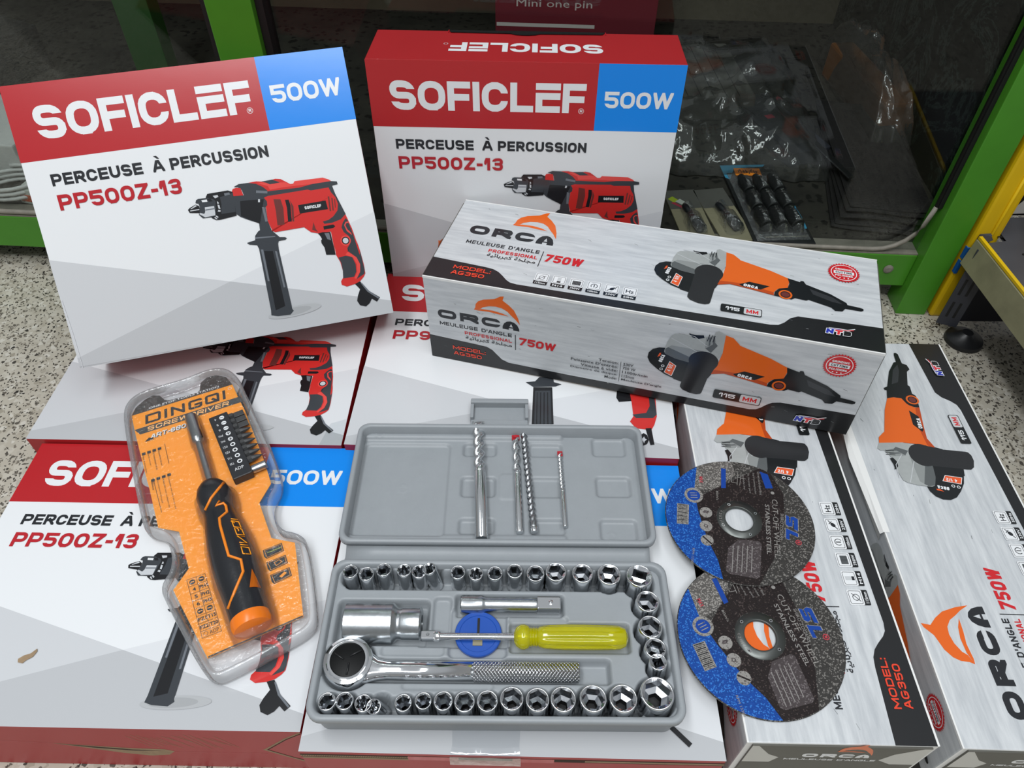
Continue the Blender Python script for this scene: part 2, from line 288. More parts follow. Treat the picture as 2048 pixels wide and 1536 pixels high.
# E of the drill brand: floating top bar
GL['$']=(.94,"0,1 1,1|1,.56 0,.56 0,0 1,0")
GL['&']=(.94,"0,1 1,1|1,.58 0,.58 0,.0 1,.0")
def clip(poly,a,b,c):
    out=[]
    for i in range(len(poly)):
        p=poly[i-1];q=poly[i]; dp=a*p[0]+b*p[1]-c; dq=a*q[0]+b*q[1]-c
        if (dp<=0)!=(dq<=0): t=dp/(dp-dq); out.append((p[0]+(q[0]-p[0])*t,p[1]+(q[1]-p[1])*t))
        if dq<=0: out.append(q)
    return out
def glyph(ch,w,h,t,rr=.34):
    polys=[]
    for path in GL[ch][1].split('|'):
        pts=[]; cut0=cut1=None
        for tok in path.split():
            st=tok.endswith('*'); k=tok[-1] if tok[-1] in 'du' else ''; x,y=tok.rstrip('*du').split(',')
            yy=t/2+float(y)*(h-t)
            if k=='d': cut0=float(y)*h; yy=min(cut0,h*.5)
            if k=='u': cut1=float(y)*h; yy=max(cut1,h*.5)
            pts.append((t/2+float(x)*(w-t),yy,st))
        if len(pts)<2: continue
        full=[(pts[0][0],pts[0][1])]
        for i in range(1,len(pts)-1):
            x,y,st=pts[i]
            if not st: full.append((x,y)); continue
            B=Vector((x,y)); a=Vector(pts[i-1][:2])-B; c=Vector(pts[i+1][:2])-B
            la=a.length*(.5 if pts[i-1][2] else 1); lc=c.length*(.5 if pts[i+1][2] else 1); r=min(rr*h,la,lc); a.normalize(); c.normalize()
            p0=B+a*r;p2=B+c*r
            for k in range(6):
                s_=k/5; q=p0*(1-s_)**2+B*2*s_*(1-s_)*.0+p2*s_*s_
                # superellipse-like arc
                ang=s_*PI/2; q=B+a*r*(1-math.sin(ang)**.9)+c*r*(1-math.cos(ang)**.9)
                full.append((q.x,q.y))
        full.append((pts[-1][0],pts[-1][1]))
        P=[full[0]]
        for q in full[1:]:
            if math.hypot(q[0]-P[-1][0],q[1]-P[-1][1])>1e-7: P.append(q)
        full=P
        for e in (0,-1):   # ends
            a=full[e];b=full[1 if e==0 else -2]; dx,dy=a[0]-b[0],a[1]-b[1]; L=math.hypot(dx,dy)
            diag=abs(dx)>L*.08 and abs(dy)>L*.08; ext=t if diag else t/2
            full[e]=(a[0]+dx/L*ext,a[1]+dy/L*ext)
        n=len(full)
        off=[]
        for i in range(n):
            a=full[max(i-1,0)];b=full[i];c=full[min(i+1,n-1)]
            d1=Vector((b[0]-a[0],b[1]-a[1])) if i>0 else Vector((c[0]-b[0],c[1]-b[1])); d2=Vector((c[0]-b[0],c[1]-b[1])) if i<n-1 else d1
            d1.normalize();d2.normalize(); n1=Vector((-d1.y,d1.x));n2=Vector((-d2.y,d2.x)); m=n1+n2
            off.append((n1,n2,m*(1/max(m.length_squared/2,.12)) if m.length_squared>.3 else None))
        for i in range(n-1):
            a=Vector(full[i]);b=Vector(full[i+1]); nn=off[i][1]; d=(b-a).normalized()
            oa=off[i][2]; ob=off[i+1][2]
            A0=oa if (oa is not None and 0<i) else None; B0=ob if (ob is not None and i+1<n-1) else None
            aL=a+(A0*t/2 if A0 is not None else nn*t/2 - (d*t/2 if 0<i else d*0)); aR=a-(A0*t/2 if A0 is not None else nn*t/2 + (d*t/2 if 0<i else d*0))
            bL=b+(B0*t/2 if B0 is not None else nn*t/2 + (d*t/2 if i+1<n-1 else d*0)); bR=b-(B0*t/2 if B0 is not None else nn*t/2 - (d*t/2 if i+1<n-1 else d*0))
            q=[tuple(aR),tuple(bR),tuple(bL),tuple(aL)]
            cls=[(0,1,h),(0,-1,0),(1,0,w),(-1,0,0)]
            if cut0 is not None and i<7: cls.append((0,-1,-cut0))
            if cut1 is not None and i>n-9: cls.append((0,1,cut1))
            for cl in cls:
                if q: q=clip(q,*cl)
            if len(q)>2: polys.append(q)
    return polys
TXT={}
def builtin(s,bold):
    k=(s,bold)
    if k in TXT: return TXT[k]
    cu=bpy.data.curves.new('lettering','FONT'); cu.body=s; cu.resolution_u=2; cu.offset=bold; cu.fill_mode='FRONT'
    o=bpy.data.objects.new('lettering',cu); COL.objects.link(o); bpy.context.view_layer.update()
    me=bpy.data.meshes.new_from_object(o.evaluated_get(bpy.context.evaluated_depsgraph_get()))
    vs=[(v.co.x,v.co.y) for v in me.vertices]; fs=[tuple(p.vertices) for p in me.polygons]
    bpy.data.objects.remove(o); bpy.data.curves.remove(cu); bpy.data.meshes.remove(me); TXT[k]=(vs,fs); return TXT[k]
class Face:
    """prints onto mesh builder mb; T maps (u,v,n) in metres to mesh space; coordinates given in mm"""
    def __init__(s,mb,T,um=1000.0): s.mb=mb; s.T=T; s.um=um; s.X=None; s.n=0; s.flip=T.to_3x3().determinant()<0
    def P(s,p):
        if s.X: p=s.X(p)
        return (p[0]/s.um,p[1]/s.um)
    def poly(s,pts,mat,l=1):
        pts=[s.P(p) for p in pts]
        if area(pts)<0: pts=pts[::-1]
        s.mb.add(s.at(pts),[tuple(range(len(pts)))],mat,False,s.T)
    def at(s,pts):
        s.n+=1; z=.00006+s.n*8e-7; return [(x,y,z) for x,y in pts]
    def rect(s,x0,y0,x1,y1,mat,l=1): s.poly([(x0,y0),(x1,y0),(x1,y1),(x0,y1)],mat,l)
    def line(s,pts,w,mat,l=1):
        for a,b in zip(pts[:-1],pts[1:]):
            d=Vector((b[0]-a[0],b[1]-a[1])); 
            if d.length<1e-9: continue
            d.normalize(); n=Vector((-d.y,d.x))*w/2; e=d*w/2
            a_=Vector(a)-e;b_=Vector(b)+e; s.poly([tuple(a_-n),tuple(b_-n),tuple(b_+n),tuple(a_+n)],mat,l)
    def ring(s,cx,cy,r,w,mat,l=1,n=36,a0=0,a1=360):
        k=max(6,int(n*(a1-a0)/360)); o=[];i_=[]
        for i in range(k+1):
            a=R(a0+(a1-a0)*i/k); o.append((cx+r*math.cos(a),cy+r*math.sin(a))); i_.append((cx+(r-w)*math.cos(a),cy+(r-w)*math.sin(a)))
        for i in range(k): s.poly([i_[i],o[i],o[i+1],i_[i+1]],mat,l)
    def text(s,t,x0,y0,x1,y1,mat,wt=.24,l=2,slant=0,gap=.13,rr=.34,xf=None):
        """own squared lettering fitted to the box; wt = stroke/height"""
        h=y1-y0; tk=wt*h; g=gap*h
        ws=[GL[c][0] for c in t]; fixed=sum(tk for w in ws if w==0)+g*(len(t)-1); k=((x1-x0)-fixed-(slant*h))/max(sum(ws),1e-6)
        x=x0
        for c,w in zip(t,ws):
            cw=tk if w==0 else w*k
            for q in glyph(c,cw,h,tk,rr):
                pts=[(x+a+slant*b,y0+b) for a,b in q]
                if xf: pts=[xf(p) for p in pts]
                s.poly(pts,mat,l)
            x+=cw+g
    def type(s,t,x0,y0,x1,y1,mat,bold=.02,l=2,slant=0,rot=None,xf=None):
        """plain lettering fitted to the box"""
        vs,fs=builtin(t,bold)
        if not vs: return
        xs=[v[0] for v in vs]; ys=[v[1] for v in vs]; a,b,c,d=min(xs),max(xs),min(ys),max(ys)
        out=[]; s.n+=1; zz=.00006+s.n*8e-7
        for x,y in vs:
            yy=(y-c)/(d-c)*(y1-y0); p=(x0+(x-a)/(b-a)*(x1-x0)+slant*yy,y0+yy)
            if xf: p=xf(p)
            out.append(s.P(p)+(zz,))
        if area([out[i][:2] for i in fs[0]])<0: fs=[f[::-1] for f in fs]
        s.mb.add(out,fs,mat,False,s.T)
def rotxf(cx,cy,deg):
    c,sn=math.cos(R(deg)),math.sin(R(deg))
    return lambda p:(cx+p[0]*c-p[1]*sn,cy+p[0]*sn+p[1]*c)
# ---------------------------------------------------------------- setting: floor
f=MB(); f.add([(-2.2,-2.2,0),(2.2,-2.2,0),(2.2,2.4,0),(-2.2,2.4,0)],[(0,1,2,3)],'terrazzo'); tag(f.build('floor'),kind='structure')
# ---------------------------------------------------------------- drill cartons
DRILL=[('black',[(245.5,32.0),(250.5,33.5),(255.5,24.8),(265.4,16.2),(262.0,12.7),(257.9,16.2),(255.2,12.5),(251.3,10.1),(246.2,12.1),(244.4,16.5),(246.0,21.0),(249.1,26.6)]),('dgrey',[(251.6,32.3),(256.7,23.9),(264.7,16.0),(263.8,15.1),(255.2,23.2),(250.8,31.7)]),('dred',[(173.0,133.4),(179.7,133.6),(186.1,132.4),(193.4,133.1),(196.0,133.5),(200.4,132.6),(203.9,130.1),(207.6,127.3),(210.1,127.2),(211.8,129.2),(236.3,128.7),(241.0,126.5),(243.7,124.1),(242.9,120.6),(244.1,113.8),(249.3,95.4),(252.7,81.3),(254.9,65.6),(254.6,70.7),(255.9,60.5),(256.8,48.3),(256.6,40.2),(254.6,37.2),(250.6,33.8),(245.5,32.0),(237.9,30.9),(233.7,33.3),(233.7,36.4),(236.3,39.6),(237.2,45.5),(236.5,53.7),(234.0,60.7),(234.6,69.9),(233.7,63.2),(233.8,81.6),(222.4,81.8),(216.5,83.8),(211.4,89.0),(186.2,88.6),(183.5,90.6),(184.2,89.4),(182.0,98.8),(183.0,111.0),(183.1,119.0),(183.6,124.8),(179.2,131.3)]),('dredl',[(211.8,129.2),(236.3,128.7),(241.0,126.5),(242.8,124.8),(225.2,124.7),(211.5,125.2),(199.8,125.4),(189.6,124.9),(188.5,128.3),(179.4,132.3),(186.0,132.0),(193.6,129.3),(199.3,129.8),(203.7,129.4),(207.5,127.0),(210.1,126.9)]),('char',[(187.1,123.9),(189.4,123.9),(214.6,123.2),(226.2,124.6),(242.8,124.8),(247.7,123.8),(248.0,121.4),(243.0,120.9),(242.7,119.7),(234.4,119.6),(224.0,119.3),(221.2,120.5),(203.8,120.2),(188.5,120.0),(186.3,120.2)]),('char',[(183.7,132.8),(193.8,133.2),(193.4,133.1),(196.6,131.4),(199.3,129.8),(190.6,129.5),(187.5,131.3)]),('char',[(239.6,119.6),(242.9,120.6),(244.1,113.8),(249.7,94.8),(244.7,90.9),(236.4,89.0),(229.6,89.1),(228.5,91.3),(233.9,92.0),(238.6,94.4),(243.2,98.9),(244.8,104.4),(243.9,110.2),(240.8,115.3)]),('brown',[(190.8,116.6),(196.7,115.7),(197.5,107.9),(195.5,93.8),(189.3,93.8),(190.6,106.4)]),('black',[(200.3,114.7),(203.5,114.4),(204.0,109.5),(202.2,95.4),(198.9,95.6),(200.5,107.5)]),('brown',[(204.4,113.5),(206.3,108.1),(204.2,95.1),(202.7,95.3),(204.3,108.4)]),('black',[(210.4,108.5),(234.8,109.0),(235.3,101.2),(210.4,101.1)]),('brown',[(237.3,112.2),(238.6,112.0),(237.7,99.0),(236.4,99.5)]),('brown',[(240.1,110.8),(241.2,110.1),(240.1,99.2),(238.9,99.6)]),('brown',[(242.4,109.4),(243.2,108.8),(242.3,101.7),(241.5,101.3)]),('black',[(228.2,87.2),(237.1,87.4),(238.6,85.6),(236.5,84.3),(228.1,84.1)]),('brown',[(220.4,92.1),(221.2,86.2),(222.6,82.9),(218.0,85.7)]),('char',[(245.6,87.6),(249.0,91.3),(250.2,89.5),(252.7,76.0),(254.8,57.1),(255.9,60.5),(256.6,43.6),(255.8,39.7),(247.7,36.0),(252.1,41.7),(253.4,48.2),(251.6,55.5),(244.9,62.3),(245.0,61.3),(245.2,65.0),(248.6,68.7),(248.8,75.0),(244.9,79.3),(243.7,83.7)]),('dredl',[(250.9,87.9),(248.3,88.0),(246.4,85.4),(247.7,79.9),(251.6,75.6),(251.2,77.8),(248.5,81.4),(247.5,85.2),(248.8,86.9),(250.9,86.8)]),('char',[(235.7,57.8),(242.2,58.4),(247.8,56.5),(249.7,49.5),(249.0,42.9),(246.2,38.6),(236.1,38.6),(237.2,45.5),(237.1,52.9)]),('dredl',[(244.8,61.6),(251.6,55.5),(253.6,48.8),(252.3,42.3),(247.7,36.3),(245.9,37.3),(249.6,42.1),(250.7,49.3),(248.6,55.7),(242.4,59.4)]),('black',[(222.3,81.6),(226.6,82.2),(233.2,81.2),(233.7,63.2),(233.7,60.8),(225.6,62.1),(225.4,68.7),(223.6,72.7),(223.7,75.3),(224.8,76.2),(223.9,79.0)]),('dgrey',[(227.9,81.0),(232.0,80.6),(232.3,74.0),(229.4,75.5)]),('char',[(160.1,131.6),(164.7,133.4),(172.9,133.3),(179.2,131.5),(184.3,128.1),(187.3,124.7),(186.7,120.1),(183.1,119.0),(184.9,115.8),(184.6,112.4),(182.6,111.0),(182.0,98.8),(183.5,90.4),(173.7,91.9),(174.3,98.3),(166.0,102.5),(160.1,106.0),(157.7,108.4),(153.4,109.5),(156.8,124.1),(167.0,123.5),(166.1,128.6),(163.3,131.1)]),('black',[(169.7,118.9),(182.8,117.8),(175.0,97.7),(166.1,102.9),(160.7,106.7),(162.7,119.1)]),('dgrey',[(178.0,126.1),(187.2,124.3),(186.8,122.2),(177.5,124.0)]),('dgrey',[(179.7,111.5),(181.8,111.1),(182.0,98.8),(179.8,98.7)]),('silver',[(178.0,118.5),(179.6,118.2),(179.0,115.8),(177.4,116.0)]),('dred',[(157.9,128.2),(159.0,130.1),(162.0,130.7),(165.5,129.9),(166.6,123.5),(157.8,124.2)]),('black',[(137.4,129.1),(154.7,129.5),(158.4,127.7),(158.2,123.1),(157.7,117.3),(157.1,107.5),(142.7,106.1),(139.5,106.4),(136.3,108.6),(135.5,126.5)]),('char',[(147.0,124.8),(158.2,126.9),(158.2,121.4),(157.0,110.7),(145.0,110.8),(146.9,118.9)]),('dgrey',[(151.0,127.5),(155.5,127.7),(155.9,125.9),(151.3,125.4)]),('black',[(141.5,123.9),(141.5,118.9),(140.4,110.3),(136.3,108.6),(139.5,106.4),(142.9,106.9),(145.9,116.6),(145.9,123.7),(142.3,127.5),(136.7,126.3)]),('silver',[(141.4,126.8),(145.5,126.9),(145.9,125.3),(142.9,124.5)]),('silver',[(143.6,119.0),(145.1,118.4),(145.2,115.0),(143.7,115.6)]),('silver',[(143.4,114.6),(145.1,113.9),(144.6,112.6),(142.5,113.3)]),('silver',[(140.4,110.3),(142.1,108.7),(141.4,107.8),(139.8,109.5)]),('silver',[(139.3,109.2),(140.9,107.2),(140.3,106.7),(138.5,108.4)]),('silver',[(143.9,121.9),(144.9,120.9),(145.0,119.6),(143.6,119.8)]),('char',[(127.1,125.2),(128.9,126.0),(136.6,125.9),(141.5,123.9),(142.7,122.1),(140.3,109.9),(136.0,109.3),(129.1,109.5),(126.6,112.8),(127.5,114.7),(128.9,119.1),(128.4,122.1),(126.1,122.9)]),('silver',[(132.8,118.3),(140.6,118.3),(140.2,112.4),(139.8,110.4),(131.2,110.0),(127.1,113.3),(128.0,114.3),(131.1,112.9),(132.3,114.4)]),('white',[(131.4,124.6),(135.9,124.5),(136.1,122.6),(131.8,122.8)]),('black',[(136.3,124.7),(138.9,125.1),(140.3,122.4),(137.5,122.4)]),('dgrey',[(132.8,116.5),(141.0,116.5),(140.9,115.6),(132.5,115.4)]),('black',[(118.7,118.2),(120.5,119.6),(125.8,121.7),(128.5,120.0),(128.5,117.5),(127.3,114.1),(126.2,114.5),(119.5,115.6)]),('silver',[(120.9,118.7),(125.7,121.3),(126.7,120.3),(121.8,118.5)]),('silver',[(120.4,117.5),(128.1,117.6),(127.9,116.8),(120.4,116.7)]),('char',[(160.8,83.2),(163.4,83.7),(167.8,84.3),(168.6,88.0),(171.9,91.4),(173.8,92.3),(183.5,90.4),(186.9,86.4),(188.9,83.9),(188.2,83.9),(193.6,83.0),(194.9,81.8),(193.1,80.7),(187.5,80.6),(186.5,78.7),(186.4,78.3),(185.9,73.2),(186.2,19.4),(187.1,17.5),(183.5,14.5),(172.5,15.1),(167.0,16.8),(167.7,21.3),(169.4,76.5),(168.5,79.9),(162.2,81.4),(160.6,82.8)]),('dgrey',[(170.8,75.7),(172.8,75.3),(172.1,47.2),(170.6,47.5)]),('dgrey',[(182.4,72.5),(184.0,71.9),(184.4,39.8),(182.9,39.4)]),('black',[(173.2,74.0),(180.6,72.8),(180.7,23.0),(171.7,20.6)]),('dgrey',[(168.3,86.8),(185.0,85.4),(185.6,84.5),(168.0,85.5)])]
RRD=[('char',[(153.6,81.5),(162.3,83.0),(166.1,88.7),(178.9,89.5),(179.8,82.9),(186.9,80.7),(181.4,77.6),(160.9,75.8)]),('black',[(160.9,75.4),(178.3,76.4),(180.1,32.3),(160.8,31.3)]),('char',[(162.6,71.2),(176.8,72.0),(178.3,32.2),(163.0,31.4)]),('black',[(164.3,69.2),(165.0,69.2),(165.6,31.5),(164.7,31.5)]),('black',[(167.4,69.4),(168.3,69.4),(168.9,31.7),(167.9,31.7)]),('black',[(170.5,69.5),(171.5,69.6),(172.2,31.9),(171.2,31.8)]),('black',[(173.7,69.7),(174.6,69.8),(175.6,32.1),(174.5,32.0)]),('black',[(238.1,77.6),(250.8,78.3),(251.4,63.6),(239.0,61.8),(236.9,66.9)]),('dred',[(249.2,78.2),(272.8,79.5),(272.0,46.3),(269.0,36.3),(265.9,30.2),(252.5,31.5),(247.7,39.0),(251.1,45.2),(250.5,61.4)]),('char',[(266.5,79.2),(271.3,79.4),(272.1,48.4),(268.5,44.1),(253.2,43.3),(250.4,47.2),(262.8,49.9),(266.5,58.2)]),('black',[(260.8,31.9),(266.0,32.6),(267.3,14.1),(263.8,13.4)]),('black',[(253.9,19.1),(255.7,23.9),(258.9,26.4),(261.7,24.2),(262.9,19.0),(261.0,14.4),(257.4,12.3),(254.6,14.4)]),('silver',[(259.0,22.6),(259.5,20.3),(261.3,19.3),(259.3,17.6),(258.5,15.0),(257.5,17.6),(255.8,18.6),(257.7,20.6)])]
def T3(o,u,v,n): return Matrix(((u[0],v[0],n[0],o[0]),(u[1],v[1],n[1],o[1]),(u[2],v[2],n[2],o[2]),(0,0,0,1)))
def drill_print(F,Wm,Hm,kind='a',full=True):
    """front artwork, mm"""
    hb=Hm*0.743446; xb=Wm*0.728448
    # grey facets
    k_=Wm/275.0; F.poly([(0,94.4),(139*k_,52.5),(0,9)],'facet_b',1); F.poly([(Wm,11.5),(Wm,93),(139*k_,52.5)],'facet_a',1)
    F.poly([(0,0),(Wm,0),(Wm,11.5),(139*k_,52.5),(0,9)],'facet_c',1)
    F.rect(0,hb,xb,Hm,'red',1); F.rect(xb,hb,Wm,Hm,'blue',1)
    sx=Wm/275.0
    F.text('SOFICL&F',18.5*sx,190,191*sx,216.3,'white',.228,3,gap=.075)
    cx,cy=187.6*sx,192; F.ring(cx,cy,2.5,.35,'white',3); F.text('R',cx-1.1,cy-1.3,cx+1.2,cy+1.3,'white',.2,3)
    F.text('500W' if kind!='b' else '950W',207.5*sx,195.3,267*sx,210,'white',.21,3,gap=.09)
    y0,y1=(152.6,162.2); F.text('PERCEUSE',19*sx,y0,91*sx,y1,'ink',.23,3,gap=.12); F.text('A',99*sx,y0,108.5*sx,y1,'ink',.23,3); F.poly([(101.5*sx,165.7),(104*sx,165.7),(106*sx,163.2),(104.2*sx,163.2)],'ink',3)
    F.text('PERCUSSION',113.5*sx,y0,195*sx,y1,'ink',.23,3,gap=.12)
    F.text('PP500Z-13' if kind!='b' else 'PP950Z-13',19.8*sx,132.6,118*sx,145.2,'redink',.22,3,gap=.13)
    if kind=='b':
        for i,(c,p) in enumerate(RRD): F.poly(p,c,4+i*.08)
        return
    if full:
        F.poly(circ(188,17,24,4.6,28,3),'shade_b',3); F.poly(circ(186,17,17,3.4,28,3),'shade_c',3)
        for i,(c,p) in enumerate(DRILL): F.poly(p,c,4+i*.07)
        b=(245.0, 71.7); F.ring(b[0],b[1],4.6,1.2,'dredl',8); F.ring(b[0],b[1],3.4,.9,'black',8); F.poly(circ(b[0],b[1],2.5),'silver',8)
        F.text('SOFICLEF',215.5,104,230,106.6,'white',.26,8.5,gap=.1)
def carton(name_label,M4,Wd,Ht,Th,kind='a',top_text=False,front=None,sides='red_side',full=True,group='drill cartons'):
    """local x right, y up the artwork, z out of the artwork; base at z=0"""
    t=thing('drill_carton',name_label,'cardboard box',M4,group)
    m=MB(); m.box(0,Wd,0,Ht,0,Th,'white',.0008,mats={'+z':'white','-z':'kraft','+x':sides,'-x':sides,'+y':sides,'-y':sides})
    F=Face(m,Matrix.Translation((0,0,Th))); drill_print(F,Wd*1000,Ht*1000,kind,full)
    if top_text:   # lettering on the top edge face, upside down for the viewer
        G=Face(m,T3((Wd,Ht,0),(-1,0,0),(0,0,1),(0,1,0)))
        G.text('SOFICL&F',70.2,27.6,205.4,47.8,'white',.24,1,gap=.09); G.ring(205.4+3.5,27.6+4,2,.35,'white',1,16)
    m.build('body',t); return t,m
def flatM(x,y,a,z=0): return Matrix.Translation((x,y,z))@Matrix.Rotation(R(a),4,'Z')
W_,H_=0.274991,0.234014
# flat one in front, left
t,_=carton('white and red drill box lying flat at front left under the screwdriver pack',flatM(-0.411676,0.163394,-0.56263),W_,H_,0.08018)
m=MB(); F=Face(m,T3((0,0,0),(1,0,0),(0,0,1),(0,-1,0)))
zt=0.08018*1000
F.poly([(97,zt-32),(115,zt-35),(150,zt-40),(172,zt-41),(178,zt-45),(172,zt-53),(158,zt-56),(140,zt-51),(120,zt-42)],'kraft',1)
F.poly([(99,zt-33),(120,zt-37),(150,zt-43),(170,zt-45),(150,zt-45.5),(125,zt-41)],'kraft_dark',2)
F.line([(0,zt-22),(97,zt-32)],.5,'red',1); F.line([(178,zt-46),(243,zt-46)],.5,'red',1)
for k in range(16): F.line([(155+k*4,zt-13+random.uniform(-4,4)),(166+k*4,zt-30+random.uniform(-9,5))],.45,'kraft',1)
m.build('torn_front_edge',t)
# notch at the right end of its front
m=MB(); F=Face(m,T3((0,0,0),(1,0,0),(0,0,1),(0,-1,0)))
F.line([(274,zt-2),(262,zt-14),(243,zt-38)],1.6,'kraft',1); F.line([(274,zt-4),(262,zt-16),(245,zt-38)],.9,'kraft_dark',2)
F.line([(243,zt-38),(258,zt-54),(274.5,zt-70)],2.2,'kraft',1); F.line([(245,zt-38),(260,zt-54),(274.5,zt-67)],1.0,'kraft_dark',2)
m.build('tuck_flap',t)
# chip of torn board on its face
m=MB(); F=Face(m,Matrix.Translation((0,0,0.08018))); F.n=900; F.poly([(69,44.5),(72,47),(76,48.5),(79,52),(80,50),(78.5,46),(75,43.5),(73.5,41.5),(70,42)],'kraft',1.5); m.build('torn_patch',t)
# flat one in front, right (under the socket case)
t,_=carton('white and blue drill box lying flat beneath the open grey tool case',flatM(-0.135504,0.149018,-0.770512),W_,H_,0.080013,kind='c',full=False)
m=MB(); F=Face(m,Matrix.Translation((0,0,0.080013))); F.n=900; F.line([(243,19),(252,10)],3.4,'black',3); m.build('printed_cord',t)
m=MB(); F=Face(m,T3((0,0,0),(1,0,0),(0,0,1),(0,-1,0))); zt=0.080013*1000
F.rect(0,zt-10,W_*1000,zt-4.3,'kraft_dark',1); F.rect(0,zt-9,70,zt-6.6,'kraft',2); F.rect(185,zt-9,W_*1000,zt-6.2,'kraft',2)
for k in range(46):
    x=1+k*1.5; F.line([(x,zt-8.7),(x+.7,zt-6.9)],.3,'kraft_dark',3)
F.rect(70,zt-12,103,zt-5,'redink',4); F.rect(138,zt-12,165,zt-5,'redink',4)
F.rect(1,zt-13,70,zt-10,'kraft',1); m.build('front_flap',t)
m=MB()   # strip of clear tape folded over the front edge
z=0.080013; rows=[]
for (y,zz) in ((.036,z+.0003),(.02,z+.0004),(.006,z+.0008),(-.0004,z+.0016),(-.002,z-.001),(-.0025,z-.012)):
    rows.append([(.098+.045*k/8+.0008*math.sin(k*2+y*300),y,zz+.0007*math.sin(k*1.7+y*200)*(1 if zz>z-.005 else 0)) for k in range(9)])
m.loops(rows,'tape',False,False,smooth=True,closed=False); m.build('clear_tape',t)
# rear left, rear right (the second model)
t,_=carton('drill box lying flat at the rear left, under the tilted box',flatM(-0.422279,0.39893,-0.911672),W_,H_,0.084695)
m=MB(); m.add([(W_*.93,.0,0.084695+.0003),(W_,.0,0.084695+.0003),(W_,.03,0.084695+.0003),(W_*.95,.024,0.084695+.0004)],[(0,1,2,3)],'tape'); m.build('clear_tape',t)
t,_=carton('drill box lying flat behind the tool case, left end of the grinder box on it',flatM(-0.144341,0.393249,-2.515257),0.287352,0.209744+.0235,0.087965,kind='b')

# leaning and standing
LM=T3((-0.390968, 0.499853, 0.084614),(0.964578, 0.263452, 0.013499),(-0.164308, 0.559973, 0.812055),(0.206378, -0.785509, 0.583425))
t,_=carton('drill box tilted back at upper left, whole red drill picture showing',LM,W_,H_,0.068996)
m=MB(); F=Face(m,Matrix.Translation((0,0,0.068996))); F.n=900; F.line([(2.5,0.5),(2.3,30),(1.2,60)],.35,'facet_a',2); F.line([(0,1.6),(120,1.2)],.3,'facet_c',3); m.build('folded_edge',t)
CM=T3((-0.126251, 0.690571, 0.079775),(0.999599, -0.02824, 0.001859),(-0.000754, 0.039093, 0.999235),(-0.028291, -0.998836, 0.039056))
t,_=carton('drill box standing upright behind the grinder box, red top edge showing',CM,W_,H_,0.068996,top_text=True)
m=MB()   # dark patch painted for the shaded notch at the rear of the top
F=Face(m,T3((W_,H_,0),(-1,0,0),(0,0,1),(0,1,0))); F.n=900; F.poly([(66,0),(209,0),(207,5.5),(152,6.5),(148,9),(142,10),(136,10),(130,9),(126,6.5),(69,5.5)],'dark_hole'); F.line([(66,.2),(66,5)],.8,'redink'); F.line([(209,.2),(209,5)],.8,'redink'); m.build('notch_shade',t)
# plain carton behind, that carries the standing box
t=thing('plain_carton','brown carton low behind the flat boxes, carrying the upright drill box','cardboard box',flatM(-.128,.6275,-1.6))
MB().box(0,.28,0,.066,0,0.07938,'kraft',.001).build('body',t)
